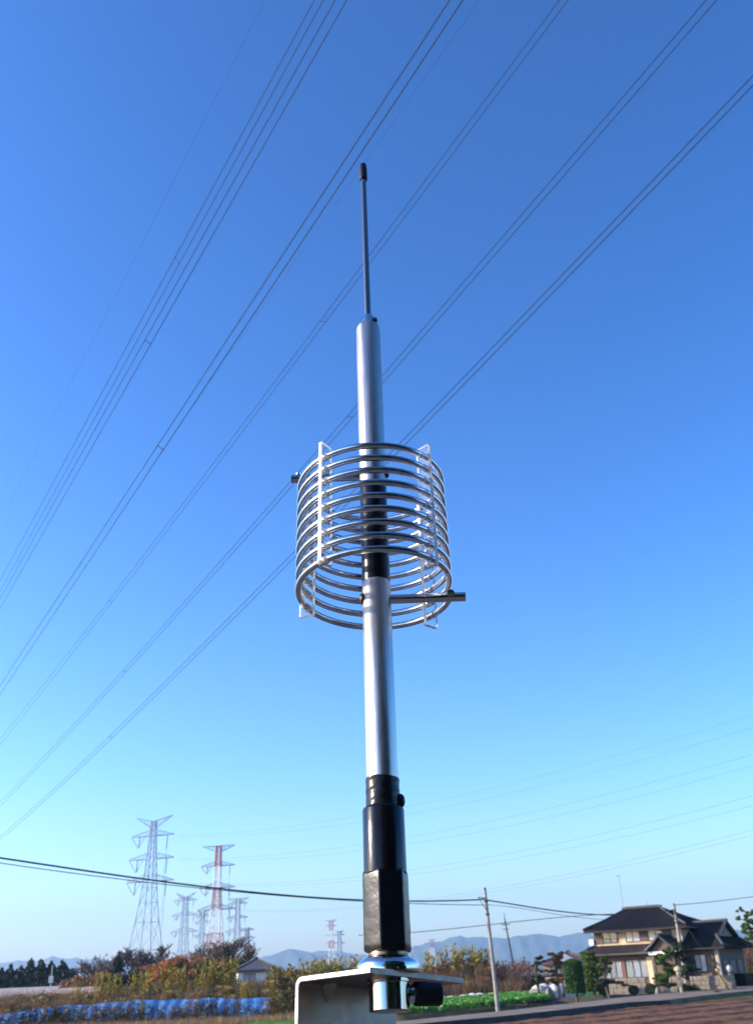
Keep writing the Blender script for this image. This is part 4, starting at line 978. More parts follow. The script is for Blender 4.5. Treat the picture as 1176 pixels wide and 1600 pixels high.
# ground floor sliding windows
def UL(px): return solve_u(px, 2.0, -1.3)
zt1, zb1 = z_r1 - .55, rowz(960, 1529, -1.3)
window(UL(944), UL(972), zb1, zt1, -1.3, [m_curt2, m_plas2, m_curt2], 3); window(UL(978), UL(1012), zb1, zt1, -1.3, [m_curt2, m_curt, m_curt2], 3)
b = MB(); b.box2((UL(972.3), -1.42, zb1), (UL(977.6), -1.302, zt1)); b.build('red_brown_post', mat('red_brown_wood', (.16, .07, .05), .7), house)
b = MB(); b.box2((UL(1012.5), -1.44, .3), (UL(1021), -1.302, zt1 + .2)); b.build('light_column', mat('sunlit_plaster', (.68, .52, .33), .9, var=.06, vscale=3), house)
# right wing with hipped gable roof
WX0, WX1 = Wf + .4, solve_u(1119, 3.0, -.6) ; WY0, WY1 = -.6, 8.4
zwe = rowz(1119, 1479, -.6 - .7)
WX1 = solve_u(1121, 2.5, -.6) 
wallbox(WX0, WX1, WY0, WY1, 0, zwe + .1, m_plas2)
rgx0, rgx1 = Wf + .2, WX1 - .2; zrg = rowz(1119, 1441, (WY0 + WY1) / 2)
wr = empty('wing_roof'); wr.parent = house; ym = (WY0 + WY1) / 2; ex = WX1 + .9; zg = zwe + (zrg - zwe) * .42; yg0, yg1 = ym - (ym - WY0 + .7) * .58, ym + (WY1 + .7 - ym) * .58
for nm, P4 in (('front_slope', [(rgx0 - .2, WY0 - .75, zwe), (ex, WY0 - .75, zwe), (rgx1, yg0, zg), (rgx0 - .2, yg0, zg)]), ('upper_front_slope', [(rgx0 - .2, yg0, zg + .02), (rgx1 + .35, yg0 - .1, zg - .02), (rgx1 + .35, ym, zrg), (rgx0 - .2, ym, zrg)]),
               ('side_skirt', [(ex, WY0 - .75, zwe), (ex, WY1 + .75, zwe), (rgx1, yg1, zg), (rgx1, yg0, zg)]), ('upper_rear_slope', [(rgx1 + .35, yg1, zg), (rgx0 - .2, yg1, zg), (rgx0 - .2, ym, zrg), (rgx1 + .35, ym, zrg)]), ('rear_slope', [(ex, WY1 + .75, zwe), (rgx0 - .2, WY1 + .75, zwe), (rgx0 - .2, yg1, zg), (rgx1, yg1, zg)])):
    b = MB(); b.quadslab([Vector(p) for p in P4], .15); b.build(nm, m_tile, wr)
b = MB()
for i in range(1, 30):
    t_ = i / 30; x = rgx0 - .2 + (ex - rgx0 + .2) * t_
    if x < rgx1: b.tube([(x, WY0 - .75, zwe + .02), (x, yg0, zg + .02), (x, ym, zrg + .02)], .045, 4, cap=False)
for i in range(1, 34):
    y = WY0 - .75 + (WY1 - WY0 + 1.5) * i / 34
    if yg0 < y < yg1: b.tube([(ex, y, zwe + .02), (rgx1, y, zg + .02)], .045, 4, cap=False)
tag(b.build('tile_rows', m_tile, wr), kind='stuff')
b = MB(); b.add([(rgx1 + .05, yg0 + .1, zg - .02), (rgx1 + .05, yg1 - .1, zg - .02), (rgx1 + .05, ym, zrg - .2), (rgx1 - .05, yg0 + .1, zg - .02), (rgx1 - .05, yg1 - .1, zg - .02), (rgx1 - .05, ym, zrg - .2)], [(0, 1, 2), (5, 4, 3), (0, 3, 4, 1), (1, 4, 5, 2), (2, 5, 3, 0)]); b.build('gable_panel', m_stone, wr)
b = MB(); b.tube([(rgx0 - .2, ym, zrg + .1), (rgx1 + .5, ym, zrg + .16)], .14, 8); b.build('ridge_cap', m_ridge, wr)
for yy in (yg0, yg1):
    b = MB(); b.tube([(rgx1 + .38, ym, zrg + .06), (rgx1 + .38, yy, zg + .05)], .11, 6); b.build('verge_cap', m_ridge, wr)
b = MB(); b.tube([(rgx1 + .05, yg0, zg + .1), (ex, WY0 - .75, zwe + .12)], .13, 8); b.build('hip_cap', m_ridge, wr)
b = MB(); b.tube([(rgx1 + .05, yg1, zg + .1), (ex, WY1 + .75, zwe + .12)], .11, 6); b.build('hip_cap', m_ridge, wr)
b = MB(); b.tube([(rgx0, WY0 - .8, zwe - .12), (ex + .02, WY0 - .8, zwe - .12)], .06, 6); b.build('gutter', m_frame, wr)
def UW(px): return solve_u(px, 2.0, WY0)
window(UW(1087), UW(1104), rowz(1095, 1519, WY0), rowz(1095, 1491, WY0), WY0, [m_curt, m_white], 2)
panel(UW(1105.5), UW(1117), .6, zwe - .3, WY0, m_wood, 'brown_wall_panel')
b = MB(); b.box2((WX1 - .16, WY0 - .14, 0), (WX1 + .14, WY0 + .3, zwe)); b.build('corner_post', mat('pale_post', (.42, .34, .27), .8), house)
for i in range(3):
    y = WY0 + 1.2 + i * 2.4; wroot = empty('window'); wroot.parent = house
    b = MB(); b.box2((WX1 + .0, y, .9), (WX1 + .06, y + 1.5, 2.5)); b.build('window_frame', m_frame, wroot)
    for j in range(2):
        b = MB(); b.box2((WX1 + .062, y + .08 + j * .72, .98), (WX1 + .07, y + .72 + j * .72, 2.42)); b.build('pane', mat('dark_pane', (.03, .04, .06), .08, spec=.8), wroot)
# roof mast
mz = at(968, 1367, 97); mbz = zr2 - .1
MX = solve_u(974, zr2, DEP / 2)
b = MB(); hm = rowz(968, 1368, DEP / 2) - zr2; b.tube([(MX, DEP / 2, zr2), (MX, DEP / 2, zr2 + hm)], .022, 6); ms = b.build('roof_mast', m_conc, house)
b = MB(); b.tube([(MX - .3, DEP / 2, zr2 + hm), (MX + .25, DEP / 2, zr2 + hm)], .02, 5); b.tube([(MX - .18, DEP / 2 - .3, zr2 + hm - .08), (MX - .18, DEP / 2 + .3, zr2 + hm - .08)], .015, 5); b.build('mast_aerial', m_conc, ms)
MX2 = solve_u(1012, zr2, DEP / 2); b = MB(); b.tube([(MX2, DEP / 2, zr2), (MX2, DEP / 2, zr2 + .75)], .02, 6); b.build('short_mast', m_conc, house)

# ------------------------------------------------------------------ garden in front of the house
def wallrow(pts, z0, z1, label, m_=m_stone, course=.34, blk=.8, name='stone_wall'):
    """stone wall laid in separate blocks along ground points"""
    root = empty(name, pts[0]); tag(root, label, 'wall'); share = None
    for a_, b_ in zip(pts[:-1], pts[1:]):
        a_, b_ = Vector(a_), Vector(b_); a_.z = b_.z = 0; L = (b_ - a_).length; d = (b_ - a_).normalized(); ang = math.atan2(d.y, d.x); rows_ = max(1, round((z1 - z0) / course)); ch = (z1 - z0) / rows_
        for r_ in range(rows_):
            x = -.3 * (r_ % 2)
            while x < L - .05:
                w_ = blk * random.uniform(.75, 1.3); x1_ = min(x + w_, L)
                if x1_ - max(x, 0) > .12:
                    if share is None:
                        b = MB(); M_ = []
                        s_ = .5; q_ = .44
                        vs3 = [(-s_, -.5, -q_), (-q_, -.5, -s_), (q_, -.5, -s_), (s_, -.5, -q_), (s_, -.5, q_), (q_, -.5, s_), (-q_, -.5, s_), (-s_, -.5, q_)]
                        vs3 = [(x_ * .96, y_, z_ * .94) for x_, y_, z_ in vs3]; vb = [(x_ / .96, .5, z_ / .94) for x_, _, z_ in vs3]
                        b.add(vs3 + vb, [tuple(range(8))] + [(i, 8 + i, 8 + (i + 1) % 8, (i + 1) % 8) for i in range(8)] + [tuple(range(15, 7, -1))]); me_o = b.build('stone_block', m_, root); share = me_o.data; o_ = me_o
                    else:
                        o_ = bpy.data.objects.new('stone_block', share); COL.objects.link(o_); o_.parent = root
                    c_ = a_ + d * ((max(x, 0) + x1_) / 2) - Vector(pts[0]); c_.z = z0 + ch * (r_ + .5)
                    o_.location = c_ + Vector((random.uniform(-.01, .01), random.uniform(-.03, .03), 0)); o_.scale = (x1_ - max(x, 0) - .015, .35, ch - .012); o_.rotation_euler = (0, 0, ang)
                x = x1_
    return root
def along(px0, px1, D):
    A = at(px0, 1545, D); A.z = 0; lo_, hi_ = 0., 30.
    for _ in range(40):
        m_ = (lo_ + hi_) / 2; v = A + E1 * m_ + Vector((0, 0, .8)) - CAM; x = 588 + F * v.dot(CR) / v.dot(FWD)
        if x < px1: lo_ = m_
        else: hi_ = m_
    return A, A + E1 * lo_
wa, wb = along(951, 1010, 88); wallrow([wa, wb], 0, at(980, 1528.5, 86).z, 'pale stone block wall under the ground floor windows')
wc, wd_ = along(1046, 1148, 87.5); zhi = at(1095, 1524, 89).z
wallrow([wc, wd_], 0, zhi, 'long stone block wall between the concrete pole and the right edge')
# dark opening beyond the wall at the right edge
c_ = at(1156, 1521, 92); d_ = at(1200, 1519, 92)
b = MB(); b.box2((c_.x, 91, 0), (d_.x, 94, c_.z)); tag(b.build('garden_shed', m_board), 'dark low shed at the right edge behind the stone wall', 'shed')
# raised bed with dark earth in front of the wall
m_earth = mat('garden_earth', (.07, .055, .04), .95, var=.3, vscale=1, bump=.8, bscale=6)
p1, p2 = at(925, 1556, 80), at(1030, 1553, 80)
b = MB(); 
vs2 = []; K = 30
for j in range(6):
    for i in range(K + 1):
        x = p1.x - 8 + (p2.x - p1.x + 30) * i / K; y = 81.5 + j * .75; vs2.append((x, y, -.02 + .42 * math.sin(math.pi * j / 5) * (1 - (2 * i / K - 1) ** 8) + .04 * math.sin(i * 1.9 + j)))
b.add(vs2, [(j * (K + 1) + i, j * (K + 1) + i + 1, (j + 1) * (K + 1) + i + 1, (j + 1) * (K + 1) + i) for j in range(5) for i in range(K)]); tag(b.build('garden_bank', m_earth, smooth=True), kind='structure')

def topiary(px, ytop, ybot, D, w_px, m_, label, name='clipped_tree', layers=None, cat='tree', n=5000, lean=0):
    T = at(px, ytop, D); Bz = at(px, ybot, D).z; H = T.z; m_px = D * math.cos(PITCH) / F
    root = empty(name, (T.x, D, 0)); tag(root, label, cat); w_ = w_px * m_px / 2
    z0 = max(.1, Bz)
    if layers is None:      # clipped column
        n_ = n; a = RNG.uniform(0, 6.283, n_); z = RNG.uniform(0, 1, n_); r_ = w_ * (1 - .1 * z) * np.minimum(1, np.sqrt(np.maximum(0, 1 - ((z - .8) / .2).clip(0, 1) ** 2)) + .0) * RNG.uniform(.93, 1.04, n_)
        ntop = n_ // 6; r_[:ntop] *= np.sqrt(RNG.uniform(0, 1, ntop)); z[:ntop] = 1 - (r_[:ntop] / w_) ** 2 * .12
        C_ = np.column_stack([r_ * np.cos(a), r_ * np.sin(a), z0 + z * (H - z0)]); V, Q_ = leafquads(C_, .085, asp=.6); npmesh('crown', V, Q_, m_, root)
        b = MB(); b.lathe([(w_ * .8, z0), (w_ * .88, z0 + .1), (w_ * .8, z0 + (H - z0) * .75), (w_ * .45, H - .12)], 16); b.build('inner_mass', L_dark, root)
    else:
        bl = layers(w_, z0, H)
        V, Q_ = leafquads(blobpts(n, bl, .45), .085, up=.2); npmesh('crown', V, Q_, m_, root)
        b = MB()
        for x_, y_, z_, *_r in bl:
            zt_ = max(.3, z_ - .35 * (H / 4)); b.tube([(lean * zt_ / H, 0, zt_ * .9), (x_ * .6, y_ * .6, z_ - .12), (x_, y_, z_)], [.05, .035, .015], 5)
        b.build('limbs', m_bark, root)
    b = MB(); b.tube([(0, 0, -.1), (.06, 0, H * .35), (-.05 + lean * .5, 0, H * .6), (lean, 0, H * .93)], [.12, .10, .08, .03], 8); b.build('trunk', m_bark, root, smooth=True)
    return root
def cloud_layers(k_, spread=1., flat=.16, seed=1, top=.5):
    def f(w_, z0, H):
        rr = random.Random(seed); o = []
        for i in range(k_):
            t_ = (i + .5) / k_; a = rr.uniform(0, 6.28) + i * 2.4; wd = w_ * (1 - (1 - top) * t_) * rr.uniform(.75, 1.05)
            for q_ in range(4):
                a2 = a + rr.gauss(0, .8); k2 = rr.uniform(.15, .75) * spread
                o.append((k2 * wd * math.cos(a2), k2 * wd * .7 * math.sin(a2), z0 + (H - z0) * (t_ + rr.gauss(0, .2 / k_)), wd * rr.uniform(.25, .42), wd * .34, (H - z0) * flat * rr.uniform(.4, .75)))
        return o
    return f
topiary(893, 1499, 1552, 81, 29, L_cyp, 'smooth dark green clipped column bush right of the reddish garden pine', n=9000)
topiary(918, 1484, 1549, 83, 31, L_pine, 'tall tiered clipped evergreen left of the house corner', layers=lambda w_, z0, H: [(0 + .12 * math.sin(i * 2.3), 0, z0 + (H - z0) * (i + .6) / 9.4, w_ * (1.02 - .035 * i), w_ * .95, (H - z0) * .062) for i in range(9)], n=9000)
topiary(941, 1492, 1522, 82, 26, L_pine, 'cloud pruned pine in front of the left house corner', layers=cloud_layers(6, 1.5, .13, 3), n=4500)
topiary(834, 1494, 1535, 86, 22, L_dark, 'thin sparse garden pine standing apart left of the clipped trees', layers=cloud_layers(6, 1.9, .07, 5, .8), n=2600)
topiary(865, 1489, 1540, 86, 30, L_plum, 'reddish brown cloud pruned pine in front of the low brown roofed house', layers=cloud_layers(8, 1.8, .06, 8, .7), n=3600)
topiary(872, 1487, 1500, 88, 18, L_dark, 'dark flat topped pine against the low brown roofed house', layers=cloud_layers(3, 1.5, .2, 12, .8), n=1500)
topiary(1034, 1489, 1541, 82, 40, L_pine, 'bright green tiered pine hiding the ground floor left of the concrete pole', layers=cloud_layers(11, 1.35, .06, 21, .62), n=8500)
topiary(1064, 1473, 1524, 84, 44, L_dark, 'large dark green cloud pruned pine behind the concrete pole', layers=cloud_layers(9, 1.5, .07, 33, .6), n=8000)
topiary(1050, 1478, 1492, 83.5, 30, L_pine, 'light green pine limbs reaching left behind the concrete pole', layers=cloud_layers(3, 1.5, .25, 41, .8), n=2200)
# prop-supported drooping branch tree
Tb = at(950, 1528, 80); root = empty('pruned_tree', (at(952, 1550, 80).x, 80, 0)); tag(root, 'low dark tree with one long branch drooping to the right', 'tree')
b = MB(); m_px = 80 * math.cos(PITCH) / F
b.tube([(0, 0, 0), (-.15, 0, .6), (-.28, 0, 1.1), (-.3, 0, 1.45)], [.12, .09, .08, .05], 8); b.tube([(-.28, 0, 1.3), (.3, -.1, 1.42), (1.0, -.1, 1.25), (1.55, -.1, 1.02)], [.10, .09, .07, .03], 8); b.build('trunk', m_bark, root, smooth=True)
V, Q_ = leafquads(blobpts(2200, [(-.45, 0, 1.4, .4, .35, .25), (.1, 0, 1.42, .45, .3, .16), (.75, 0, 1.32, .45, .25, .10), (1.3, 0, 1.12, .35, .2, .07)], .2), .07); npmesh('crown', V, Q_, L_conif, root)
# small clipped mounds
for x, y, w_, l in ((941, 1541.5, 13, 'small round dark clipped bush at the foot of the drooping tree'), (988, 1540.5, 13, 'small round clipped bush in front of the pale block wall'), (1016, 1538, 16, 'dark round bush at the right end of the pale block wall')):
    p = at(x, y, 81); r_ = w_ * m_px / 2 * 1.1; root = empty('clipped_bush', (p.x, 81, .25)); tag(root, l, 'bush')
    V, Q_ = leafquads(blobpts(1600, [(0, 0, p.z - .25 - r_ * .8, r_, r_, r_ * .85)], .75), .06); npmesh('crown', V, Q_, L_dark, root)
    b = MB(); b.tube([(0, 0, -.2), (0, 0, p.z - .25 - r_)], .05, 6); b.build('stem', m_bark, root)
for x, y, w_, l in ((1075, 1536, 38, 'low dark mound of ground shrubs at the foot of the long stone wall'), (1120, 1547, 12, 'small weed clump beside the road left of the yellow rod')):
    D = 84 if x < 1100 else 78; p = at(x, y, D); r_ = w_ * m_px / 2; root = empty('low_bush', (p.x, D, 0)); tag(root, l, 'bush')
    V, Q_ = leafquads(blobpts(2600, [(-r_ * .4, 0, p.z * .4, r_ * .6, r_ * .5, p.z * .6), (r_ * .35, 0, p.z * .35, r_ * .65, r_ * .5, p.z * .5)], .5), .07); npmesh('crown', V, Q_, L_dark if x < 1100 else L_olive, root)
    b = MB(); b.tube([(0, 0, -.1), (0, 0, p.z * .5)], .04, 6); b.build('stem', m_bark, root)
# garden stones and lanterns
def rock(px, ytop, ybot, D, w_px, label, m_=m_stone):
    p = at(px, ytop, D); r_ = w_px * m_px / 2; b = MB(); vs3 = []; n1, n2 = 9, 14
    for i in range(n1):
        ph_ = math.pi * .5 * i / (n1 - 1)
        for j in range(n2):
            a = 6.283 * j / n2; k_ = 1 + .18 * math.sin(3 * a + px) + .1 * math.sin(5 * a + i); vs3.append((r_ * k_ * math.cos(a) * math.cos(ph_), r_ * .8 * k_ * math.sin(a) * math.cos(ph_), p.z * math.sin(ph_) ** .8))
    b.add(vs3, [(i * n2 + j, i * n2 + (j + 1) % n2, (i + 1) * n2 + (j + 1) % n2, (i + 1) * n2 + j) for i in range(n1 - 1) for j in range(n2)])
    o = b.build('garden_rock', m_, smooth=True, loc=(p.x, D, 0)); return tag(o, label, 'rock')
rock(856, 1544, 1552, 83, 16, 'pale garden rock at the left of the clipped column bush'); rock(1026, 1542, 1549, 80.5, 12, 'grey garden rock left of the concrete pole'); rock(1040, 1544, 1550, 81, 14, 'broad grey rock right in front of the bright green pine')
def lantern(px, ytop, D, label, name, cat, ball):
    p = at(px, ytop, D); root = empty(name, (p.x, D, 0)); tag(root, label, cat); H = p.z
    mw = mat('lantern_stone', (.40, .34, .24), .85, var=.15, vscale=5, bump=.3, bscale=20) if not ball else mat('post_stone', (.38, .37, .36), .8)
    b = MB(); b.lathe([(.30, 0), (.28, .25), (.14, .35), (.12, H - .75), (.24, H - .62)], 12); b.build('pedestal', mw, root)
    if ball:
        b = MB(); b.lathe([(.08, H - .52), (.17, H - .44), (.22, H - .30), (.22, H - .20), (.17, H - .06), (.08, H), (.01, H + .01)], 20); b.build('globe', mat('white_globe', (.42, .44, .48), .35), root, smooth=True)
    else:
        b = MB(); b.lathe([(.20, H - .62), (.20, H - .34)], 6); b.build('light_box', mw, root)
        b = MB(); b.lathe([(.30, H - .36), (.33, H - .27), (.27, H - .12), (.12, H - .05), (.06, H + .0), (.01, H + .02)], 18); b.build('lantern_cap', mw, root, smooth=True)
lantern(1057.5, 1509, 81.5, 'stone lantern with a pale rounded cap beside the concrete pole', 'stone_lantern', 'lantern', False)
lantern(1137.5, 1508, 86, 'white globe lamp on a stone post at the right end of the wall', 'globe_lamp', 'lamp', True)
b = MB(); pa, pb = at(1118, 1515, 79), G(1144, 1555)
b.tube([Vector((pa.x, pa.y, pa.z)), pa.lerp(pb, .5), pb], .075, 10); o = tag(b.build('guy_wire_cover', mat('yellow_plastic', (.65, .47, .04), .5), smooth=True), 'yellow slanting guard tube standing on the grass verge', 'guard tube')
b = MB(); b.tube([pa, Vector((pole_top.x, pole_top.y, pole_top.z)) if False else at(1053, 1421, 85)], .012, 5); tag(b.build('guy_wire', m_black), 'thin guy wire from the yellow tube up to the concrete pole', 'wire')
b = MB(); b.box2((at(851, 1548, 80).x, 80, 0), (at(851, 1548, 80).x + .1, 80.1, 1)) 

# neighbouring low houses
def low_house(px0, px1, yeave, yridge, D, m_w, m_r, label, dep=7, name='bungalow', gable_left=False, rz=0., win=True):
    a_, b_ = at(px0, yeave, D), at(px1, yeave, D); zr = at((px0 + px1) / 2, yridge, D).z; ze = (a_.z + b_.z) / 2; w_ = b_.x - a_.x
    root = empty(name, (a_.x, D, 0), rz); tag(root, label, 'house')
    wallbox(.5, w_ - .5, .5, dep - .5, 0, ze, m_w, 'wall', root)
    hip_roof(0, w_, 0, dep, ze - .05, zr, min(w_, dep) * .48, max(w_ - min(w_, dep) * .48, min(w_, dep) * .5), m_r, root, 'roof', sweep=.03)
    if win:
        for i in range(max(1, int(w_ / 3.2))):
            x = 1.2 + i * 3.0
            if x + 1.4 < w_ - .6: window(x, x + 1.4, max(.6, ze - 1.75), ze - .45, .5, [m_curt], 2, root)
    return root
low_house(366, 441, 1514, 1497, 125, m_white, mat('grey_brown_tile', (.10, .088, .085), .6, var=.2, vscale=3), 'white walled bungalow with a dark hipped roof above the thicket', 7.5, rz=rad(12))
low_house(842, 925, 1503, 1487.5, 125, mat('tan_wall', (.45, .33, .24), .9), mat('red_brown_tile', (.16, .075, .06), .6, var=.2, vscale=3), 'low house with a reddish brown roof behind the garden pines', 8, rz=rad(-15))
g_ = at(880, 1492, 123); b = MB(); b.add([(g_.x - 1.2, 122.6, g_.z - .7), (g_.x + 1.5, 122.6, g_.z - .7), (g_.x + .1, 122.6, g_.z + .1), (g_.x - 1.2, 123.4, g_.z - .7), (g_.x + 1.5, 123.4, g_.z - .7), (g_.x + .1, 123.4, g_.z + .1)], [(0, 1, 2), (5, 4, 3), (0, 3, 4, 1), (1, 4, 5, 2), (2, 5, 3, 0)]); gb = b.build('white_gable', m_white, None)
lh = [o for o in bpy.data.objects if o.name.startswith('bungalow')][-1]; bpy.context.view_layer.update(); gb.parent = lh; gb.matrix_parent_inverse = lh.matrix_world.inverted()
low_house(800, 858, 1523, 1515.5, 115, m_board, mat('grey_low_roof', (.17, .16, .17), .7, var=.2, vscale=2), 'long low outbuilding with a grey roof behind the thin pine', 5, win=False)
# long pale shed roof on the left
a_, b_ = at(-30, 1541, 140), at(76, 1539, 140); root = empty('long_shed', (a_.x, 140, 0)); tag(root, 'long low shed with a pale roof at the left edge', 'shed'); w_ = b_.x - a_.x
wallbox(.3, w_ - .3, .3, 5, 0, 1.9, mat('shed_wall', (.28, .25, .22), .9), 'wall', root)
b = MB(); zz_ = 2.35; b.quadslab([Vector((0, 0, 1.75)), Vector((w_, 0, 1.75)), Vector((w_, 5.5, zz_ + .5)), Vector((0, 5.5, zz_ + .5))], .1); b.build('roof', mat('pale_sheet_roof', (.36, .30, .24), .6, var=.15, vscale=.6), root)
a_, b_ = at(72, 1538, 132), at(156, 1537, 132); root = empty('low_shed', (a_.x, 132, 0)); tag(root, 'small dark walled shed right of the long pale shed', 'shed'); w_ = b_.x - a_.x
wallbox(.3, w_ - .3, .3, 4, 0, 1.9, mat('blue_grey_wall', (.12, .14, .17), .8), 'wall', root)
b = MB(); b.quadslab([Vector((0, 0, 1.9)), Vector((w_, 0, 1.95)), Vector((w_, 4.5, 2.6)), Vector((0, 4.5, 2.55))], .1); b.build('roof', mat('rusty_sheet_roof', (.38, .25, .17), .7, var=.3, vscale=.8), root)

# ------------------------------------------------------------------ blue sheet fence with climbing plants
m_blue = mat('blue_tarpaulin', (.09, .33, .80), .6, var=.35, vscale=1.1, bump=.5, bscale=4, trans=.25)
YB = 75; xl, xr = at(-60, 1580, YB).x, at(424, 1580, YB).x
nx_, nz_ = 460, 14; V = []; root = empty('blue_sheet_fence', (xl, YB, 0)); tag(root, 'long bright blue plastic sheet strung low in front of the thicket', 'plastic sheet')
for i in range(nx_ + 1):
    u = i / nx_; x = u * (xr - xl); env = max(0, float(noise2(x * .35, 3.))) 
    top = np.interp(u, [0, .12, .3, .55, .8, .9, 1], [.85, 1.1, 1.45, 1.6, 1.55, 1.4, 1.5]) + .07 * float(noise2(x * .6, 1.))
    bot = np.interp(u, [0, .5, 1], [-.1, .12, .22])
    for j in range(nz_ + 1):
        v = j / nz_; V.append((x, .06 * float(noise2(x * 1.1, v * 2.)) * math.sin(v * 3) + .02 * math.sin(x * 7.3 - v * 3) + .15 * v, bot + (top - bot) * v))
I = np.arange((nx_ + 1) * (nz_ + 1)).reshape(nx_ + 1, nz_ + 1); Q = np.stack([I[:-1, :-1], I[1:, :-1], I[1:, 1:], I[:-1, 1:]], -1).reshape(-1, 4)
npmesh('sheet', V, Q, m_blue, root, smooth=True)
for i in range(int((xr - xl) / 2.4)):
    b = MB(); x = 1 + i * 2.4; b.tube([(x, .35, 0), (x, .33, 1.5)], .03, 6); b.build('stake', m_bark, root)
# plants climbing in front of it
C_ = []
for _ in range(130):
    x = random.uniform(xl, xr + 1.5); h = random.choice((.5, .8, 1.1, 1.4, 1.7)) * random.uniform(.85, 1.1); w_ = random.uniform(.15, .5)
    k_ = int(80 * h); C_.append(np.column_stack([RNG.normal(x, w_ * .6, k_), RNG.normal(YB - .5, .15, k_), RNG.uniform(0, h, k_)]))
V, Q_ = leafquads(np.concatenate(C_), .075); tag(npmesh('climbing_plants', V, Q_, L_olive), 'leafy climbing plants growing up in front of the blue sheet', 'climbing plants', kind='stuff')
C_ = []
for _ in range(110):
    x = random.uniform(xl, xr + 1.5); h = random.uniform(.3, 1.5); w_ = random.uniform(.1, .4)
    k_ = int(60 * h); C_.append(np.column_stack([RNG.normal(x, w_ * .6, k_), RNG.normal(YB - .45, .15, k_), RNG.uniform(0, h, k_)]))
V, Q_ = leafquads(np.concatenate(C_), .07); tag(npmesh('dry_climbers', V, Q_, L_brown), 'withered brown climbers hanging over the blue sheet', 'climbing plants', kind='stuff')
P = np.column_stack([RNG.uniform(xl, xr + 3, 26000), RNG.uniform(68, 86, 26000), np.zeros(26000)]); V, Fq = blades(P, .45, .02); tag(npmesh('dry_grass_cover', V, Fq, L_reed), 'dry grass growing around the blue sheet', 'grass', kind='stuff')
g = np.array([tuple(G(x, y)) for x, y in zip(RNG.uniform(385, 475, 16000), RNG.uniform(1586, 1606, 16000))]); V, Fq = blades(g, .16, .035); tag(npmesh('fresh_grass', V, Fq, L_crop), 'bright green grass patch left of the bracket flange', 'grass', kind='stuff')

# ------------------------------------------------------------------ vegetable rows and white row covers
lo_ = [(600, 1597.5), (700, 1588), (800, 1577), (860, 1569)]; hi_ = [(600, 1580), (700, 1572), (800, 1563), (860, 1559)]
g = strip_pts(list(zip(lo_, hi_)), 2600); C_ = []
for x, y, z in g:
    k_ = 14; a = RNG.uniform(0, 6.283, k_); q_ = RNG.uniform(.02, .24, k_); C_.append(np.column_stack([x + q_ * np.cos(a), y + q_ * np.sin(a), .36 + RNG.uniform(0, .32, k_)]))
V, Q_ = leafquads(np.concatenate(C_), .10, up=.5, asp=.7); tag(npmesh('vegetable_rows', V, Q_, L_crop), 'bright green leafy vegetable rows beside the leaning pole', 'vegetables', kind='stuff')
m_cloth = mat('white_row_cover', (.80, .79, .74), .8, var=.08, vscale=2, bump=.4, bscale=5, trans=.2)
def cover(p0, p1, w_, h, label, seed, hump=2.2):
    A, B = G(*p0), G(*p1); d = B - A; L = d.length; d.normalize(); n_ = Vector((-d.y, d.x, 0)); nu, nv = int(L / .14), 14; V = []
    for i in range(nu + 1):
        s_ = i / nu * L; hh = h * (.62 + .38 * abs(math.sin(s_ * math.pi / hump + seed)) + .08 * math.sin(s_ * 5.1 + seed)); 
        for j in range(nv + 1):
            a = math.pi * j / nv; V.append(tuple(A + d * s_ + n_ * (-w_ / 2 * math.cos(a) * (1 + .06 * math.sin(s_ * 3 + j))) + Vector((0, 0, hh * math.sin(a) ** .75 + .03 * math.sin(s_ * 8 + j * 1.7)))))
    I = np.arange((nu + 1) * (nv + 1)).reshape(nu + 1, nv + 1); Q = np.stack([I[:-1, :-1], I[1:, :-1], I[1:, 1:], I[:-1, 1:]], -1).reshape(-1, 4)
    return tag(npmesh('row_cover', V, Q, m_cloth, smooth=True), label, 'row cover')
cover((838, 1566.5), (940, 1556.5), 1.7, 1.35, 'crumpled white row cover tent left of the clipped column bush', .4, 2.6)
cover((690, 1573), (772, 1565), 1.6, .75, 'low white row cover behind the green vegetable rows', 1.2, 1.6)
cover((660, 1577), (690, 1574), 1.0, .7, 'short white row cover end showing beside the black plug', 2.0, 1.6)
cover((815, 1566.5), (833, 1564), .9, .7, 'small heap of white row cover among the vegetables', 2.6, 1.)
g = strip_pts([((900, 1566), (900, 1556)), ((960, 1559), (960, 1551))], 500); V, Q_ = leafquads(np.concatenate([g + RNG.normal(0, .12, g.shape) + [0, 0, .2] for _ in range(8)]), .09); tag(npmesh('vegetable_patch', V, Q_, L_crop), 'small green vegetable patch right of the white row cover', 'vegetables', kind='stuff')
g = strip_pts([((780, 1566), (780, 1553)), ((860, 1560), (860, 1548)), ((900, 1556), (900, 1549))], 9000); V, Fq = blades(g, .3, .03); tag(npmesh('yellow_grass', V, Fq, L_reed), 'dry yellowish grass strip behind the vegetables', 'grass', kind='stuff')
rock(707, 1588, 1590, 63.5, 3, 'tiny white stone at the edge of the vegetable row', m_white)
# dark shaded ditch behind the row covers
a_ = G(640, 1572); b_ = G(785, 1557)

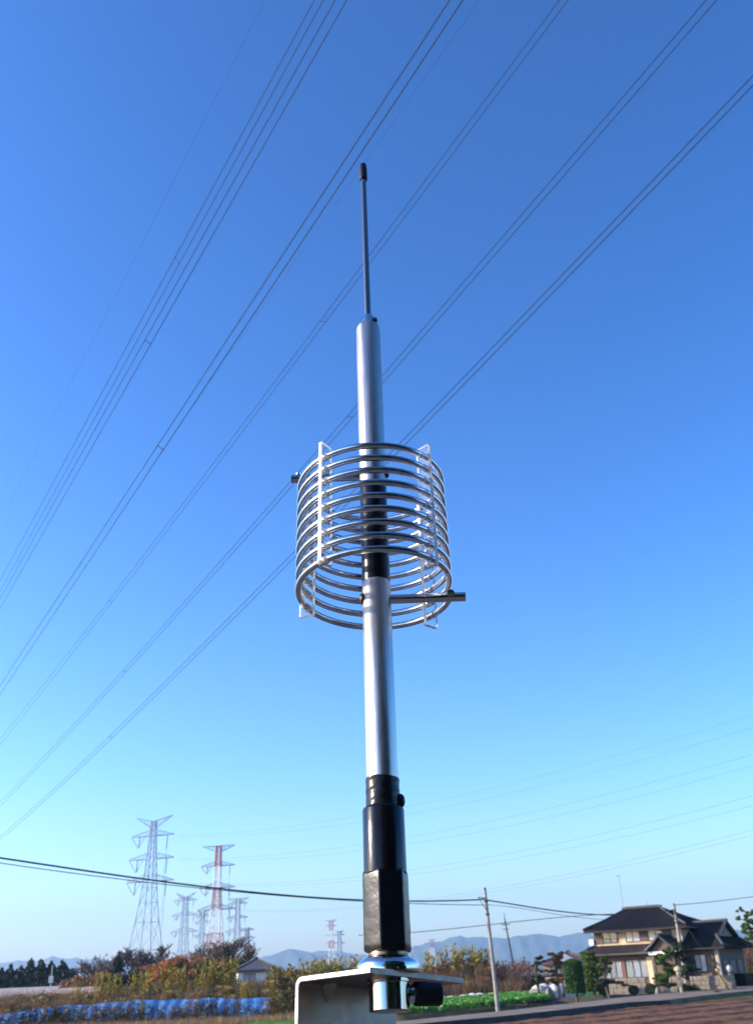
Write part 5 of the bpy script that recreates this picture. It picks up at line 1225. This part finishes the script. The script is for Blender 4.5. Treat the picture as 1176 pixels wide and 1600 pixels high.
# big pine at the right edge
Pp = at(1185, 1415, 58); root = empty('pine_tree', (Pp.x + 1.2, 58, 0)); tag(root, 'large green pine cut by the right edge', 'tree'); bl = []
for px_, py_, w_ in ((1158, 1423, 9), (1170, 1430, 12), (1152, 1436, 9), (1163, 1447, 14), (1178, 1440, 16), (1160, 1455, 11), (1172, 1463, 14), (1182, 1425, 12), (1190, 1455, 20), (1180, 1478, 12), (1200, 1435, 20), (1205, 1475, 20), (1168, 1437, 9)):
    p = at(px_, py_, 58 + random.uniform(-.8, .8)); r_ = w_ * 58 * math.cos(PITCH) / F * .62; bl.append((p.x - Pp.x - 1.2, p.y - 58, p.z, r_, r_, r_ * .62))
bl2 = []
for x_, y_, z_, r_, r2_, r3_ in bl:
    for _ in range(6): bl2.append((x_ + random.gauss(0, r_ * .55), y_ + random.gauss(0, r_ * .6), z_ + random.gauss(0, r_ * .4), r_ * random.uniform(.3, .55), r_ * .45, r_ * random.uniform(.2, .38)))
V, Q_ = leafquads(blobpts(14000, bl2, .1), .06, up=.3, asp=.35); npmesh('crown', V, Q_, L_pine, root)
b = MB(); zt_ = Pp.z
b.tube([(0, 0, 0), (.1, 0, zt_ * .5), (-.2, 0, zt_ * .9)], [.22, .16, .06], 8)
for x_, y_, z_, *_r in bl: b.tube([(0, 0, max(.5, z_ - .6)), (x_ * .6, y_ * .6, z_ - .2), (x_, y_, z_)], [.06, .04, .015], 5)
b.build('trunk', m_bark, root, smooth=True)

# unseen dark foliage added behind the viewpoint to darken reflections in the metal
root = empty('added_reflection_foliage', (6.5, -6.5, 0)); tag(root, 'unseen evergreen foliage added behind the viewpoint for dark metal reflections', 'reflection_prop')
bl = [(random.uniform(-7.5, 9), random.uniform(-1.2, 1.2), random.uniform(.8, 11.5), 1.5, 1.2, 1.3) for _ in range(190)]
V, Q_ = leafquads(blobpts(20000, bl, .3), .3); npmesh('leaves', V, Q_, L_dark, root)
b = MB()
for i in range(9): x = -7.5 + i * 2; b.tube([(x, 0, 0), (x + .2, .1, 8)], [.2, .06], 8); b.build('trunk', m_bark, root); b = MB()
